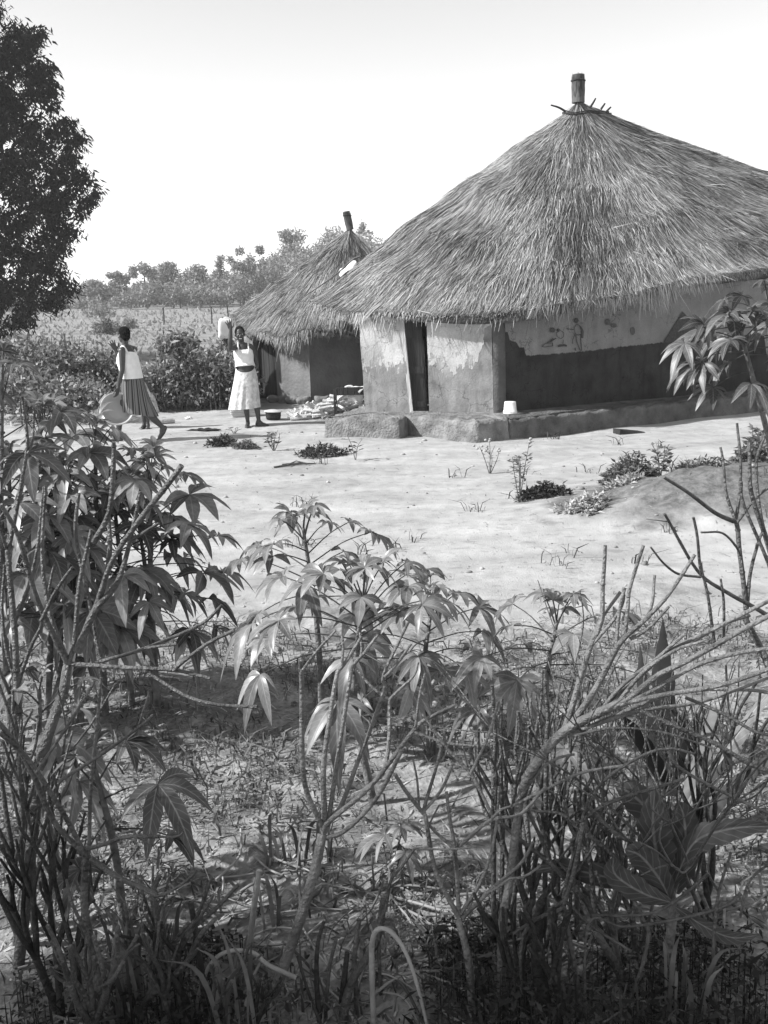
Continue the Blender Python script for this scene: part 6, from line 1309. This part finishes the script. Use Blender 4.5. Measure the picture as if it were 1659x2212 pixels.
n2 = 3200; Y2 = 5.5+RNG.random(n2)*10.5; X2 = RNG.uniform(-1, 1, n2)*Y2*.42; Xv = np.concatenate([Xv, X2]); Yv = np.concatenate([Yv, Y2]); n = len(Xv)
a = RNG.uniform(0, pi, n); L_ = RNG.uniform(.01, .07, n)*np.where(RNG.random(n) < .05, 3, 1)*np.where(Yv > 6, .8, 1); P0 = np.stack([Xv, Yv, zt(Xv, Yv)+.004], -1); D = np.stack([np.cos(a), np.sin(a), .12*RNG.normal(size=n)], -1)
P2 = P0+D*L_[:, None]; P2[:, 2] = np.maximum(P2[:, 2], zt(P2[:, 0], P2[:, 1])+.003); P1 = (P0+P2)/2; P1[:, 2] += .004
m = MB(); blades(m, P0, P1, P2, RNG.uniform(.002, .008, n), nrm(np.cross(D, [0, 0, 1]))); tag(m.build('ground_litter', mat('litter', .03, .45, .9, 4, island=True), smooth=False), kind='stuff')
# pebbles and clods on the sand
m = MB(); n = 260; Yp = 5.4+RNG.random(n)*10; Xp = RNG.uniform(-.3, .42, n)*Yp
for a_, b_ in zip(Xp, Yp):
    r_ = abs(RNG.normal())*.010+.003; ellipsoid(m, (a_, b_, zt1(a_, b_)+r_*.25), (r_*RNG.uniform(.8, 1.6), r_*RNG.uniform(.8, 1.4), r_*.7), 6, 4)
tag(m.build('pebbles', mat('pebble', .12, .4, .9, 3, island=True)), kind='stuff')
# sparse grass tufts on the sand
m = MB()
for q in range(26):
    Y_ = RNG.uniform(6.4, 14.0); x_ = RNG.uniform(-.12, .42)*Y_; k = int(RNG.integers(5, 14)); b = np.array([x_, Y_, 0])+np.stack([RNG.normal(size=k)*.06, RNG.normal(size=k)*.05, np.zeros(k)], -1); b[:, 2] = zt(b[:, 0], b[:, 1])-.003; h = RNG.uniform(.03, .14, k)
    le = RNG.normal(size=(k, 2))*.7; blades(m, b, b+np.stack([le[:, 0]*h*.3, le[:, 1]*h*.3, h*.7], -1), b+np.stack([le[:, 0]*h*1.2, le[:, 1]*h*1.2, h], -1), RNG.uniform(.006, .012, k))
tag(m.build('sand_grass', M['weed_dark'], smooth=False), kind='stuff')
# undergrowth along the lower edge, densest at the right
n = 10500; Yv = 2.1+RNG.random(n)**1.5*.75; Xv = RNG.uniform(-1.1, 1.15, n); dens = np.where(Xv > .1, .9, .0)+np.where(Xv < -.5, .85, 0)+.5*np.sin(Xv*9)+.35*RNG.normal(size=n)-(Yv-2.1)*.9
ok = dens > .2; Xv, Yv = Xv[ok], Yv[ok]; n = len(Xv); h = RNG.random(n)**1.2*.26*(1-.8*(Yv-2.1)/.75); P_ = np.stack([Xv, Yv, zt(Xv, Yv)+.01+h], -1); D = rand_unit(n); D[:, 2] = D[:, 2]*.5+.3
m = MB(); quads_leaf(m, P_, D, rand_unit(n)*.6+np.array([0, 0, 1]), RNG.uniform(.012, .03, n)*np.where(RNG.random(n) < .12, 2.3, 1), RNG.uniform(.005, .014, n)*np.where(RNG.random(n) < .1, 2, 1)); k = n//3; b = P_[:k].copy(); b[:, 2] -= h[:k]; blades(m, b, (b+P_[:k])/2, P_[:k], np.full(k, .004))
tag(m.build('undergrowth', leafmat('undergrowth', .008, .05, .2, .6, .2)), kind='stuff')
# dry twigs fallen between the stems
m = MB()
for q in range(230):
    Y_ = RNG.uniform(2.25, 3.3); x_ = RNG.uniform(-.42, .42)*Y_; a = RNG.uniform(0, pi); L_ = RNG.uniform(.06, .32); b = RNG.normal()*.08
    tube(m, smooth_path([(x_+cos(a)*L_*f-sin(a)*b*L_*(f*f-.25)*4, Y_+sin(a)*L_*f, zt1(x_+cos(a)*L_*f, Y_+sin(a)*L_*f)+.006+abs(RNG.normal())*.02) for f in (-.5, 0, .5)], 3), RNG.uniform(.002, .0055), 5)
tag(m.build('twig_litter', mat('dry_twig', .06, .34, .8, 6, island=True)), kind='stuff')
# long grass tussocks lower left
for q, (bx, Y_, nn, lb) in enumerate(((150, 2.45, 26, 'tussock of long grass blades in the lower left corner'), (250, 2.6, 20, 'tussock of long grass blades below the curled arms of the left shrub'), (620, 3.3, 14, 'young maize like grass tuft just left of the forked shrub'), (1500, 2.35, 16, 'grass tussock at the bottom right among dark weeds'), (440, 2.35, 12, 'thin grass tuft at the bottom edge, left of the slanting trunk'), (600, 2.9, 8, 'small arching grass tuft in the bare soil left of the trunk fork'))):
    b = gat(bx, Y_); m = MB(); k = nn; a = RNG.uniform(0, 6.28, k); hh = RNG.uniform(.18, .42, k)*(.7 if q in (2, 5) else 1); B_ = np.array(list(b))+RNG.normal(size=(k, 3))*np.array([.05, .04, 0]); le = np.stack([np.cos(a), np.sin(a)*.6], -1)*RNG.uniform(.1, .5, (k, 1))
    for j in range(k):
        p0_ = B_[j]; tip = p0_+np.array([le[j, 0]*hh[j], le[j, 1]*hh[j], hh[j]*RNG.uniform(.7, 1)]); mid = p0_+np.array([le[j, 0]*hh[j]*.35, le[j, 1]*hh[j]*.35, hh[j]*.7]); sm = smooth_path([p0_, mid, tip], 5); s_ = nrm(np.cross(sm[-1]-sm[0], RNG.normal(size=3))); w_ = np.interp(np.linspace(0, 1, len(sm)), [0, .5, 1], [.006, .007, .0006])
        V = np.concatenate([sm-s_*w_[:, None], sm+s_*w_[:, None]]); mm = len(sm); i = np.arange(mm-1)[:, None]; m.add(V, i+np.array([0, 1, mm+1, mm]))
    tag(m.build('grass_tussock', M['weed'], loc=b), lb, 'grass tuft', 'grass tufts in the garden')

# ------------------------------------------------------------------ air
hm = bpy.data.materials.new('air'); hm.use_nodes = True; hn = hm.node_tree; hn.nodes.remove(hn.nodes['Principled BSDF'])
pv = hn.nodes.new('ShaderNodeVolumePrincipled'); pv.inputs['Color'].default_value = g3(.95); pv.inputs['Density'].default_value = .0010; pv.inputs['Anisotropy'].default_value = .0
hn.links.new(pv.outputs[0], hn.nodes['Material Output'].inputs['Volume'])
m = MB(); zmax = 22.0; box(m, (0, 220, (zmax-2)/2), 620, 500, zmax+2)
tag(m.build('haze', hm, smooth=False), kind='stuff')
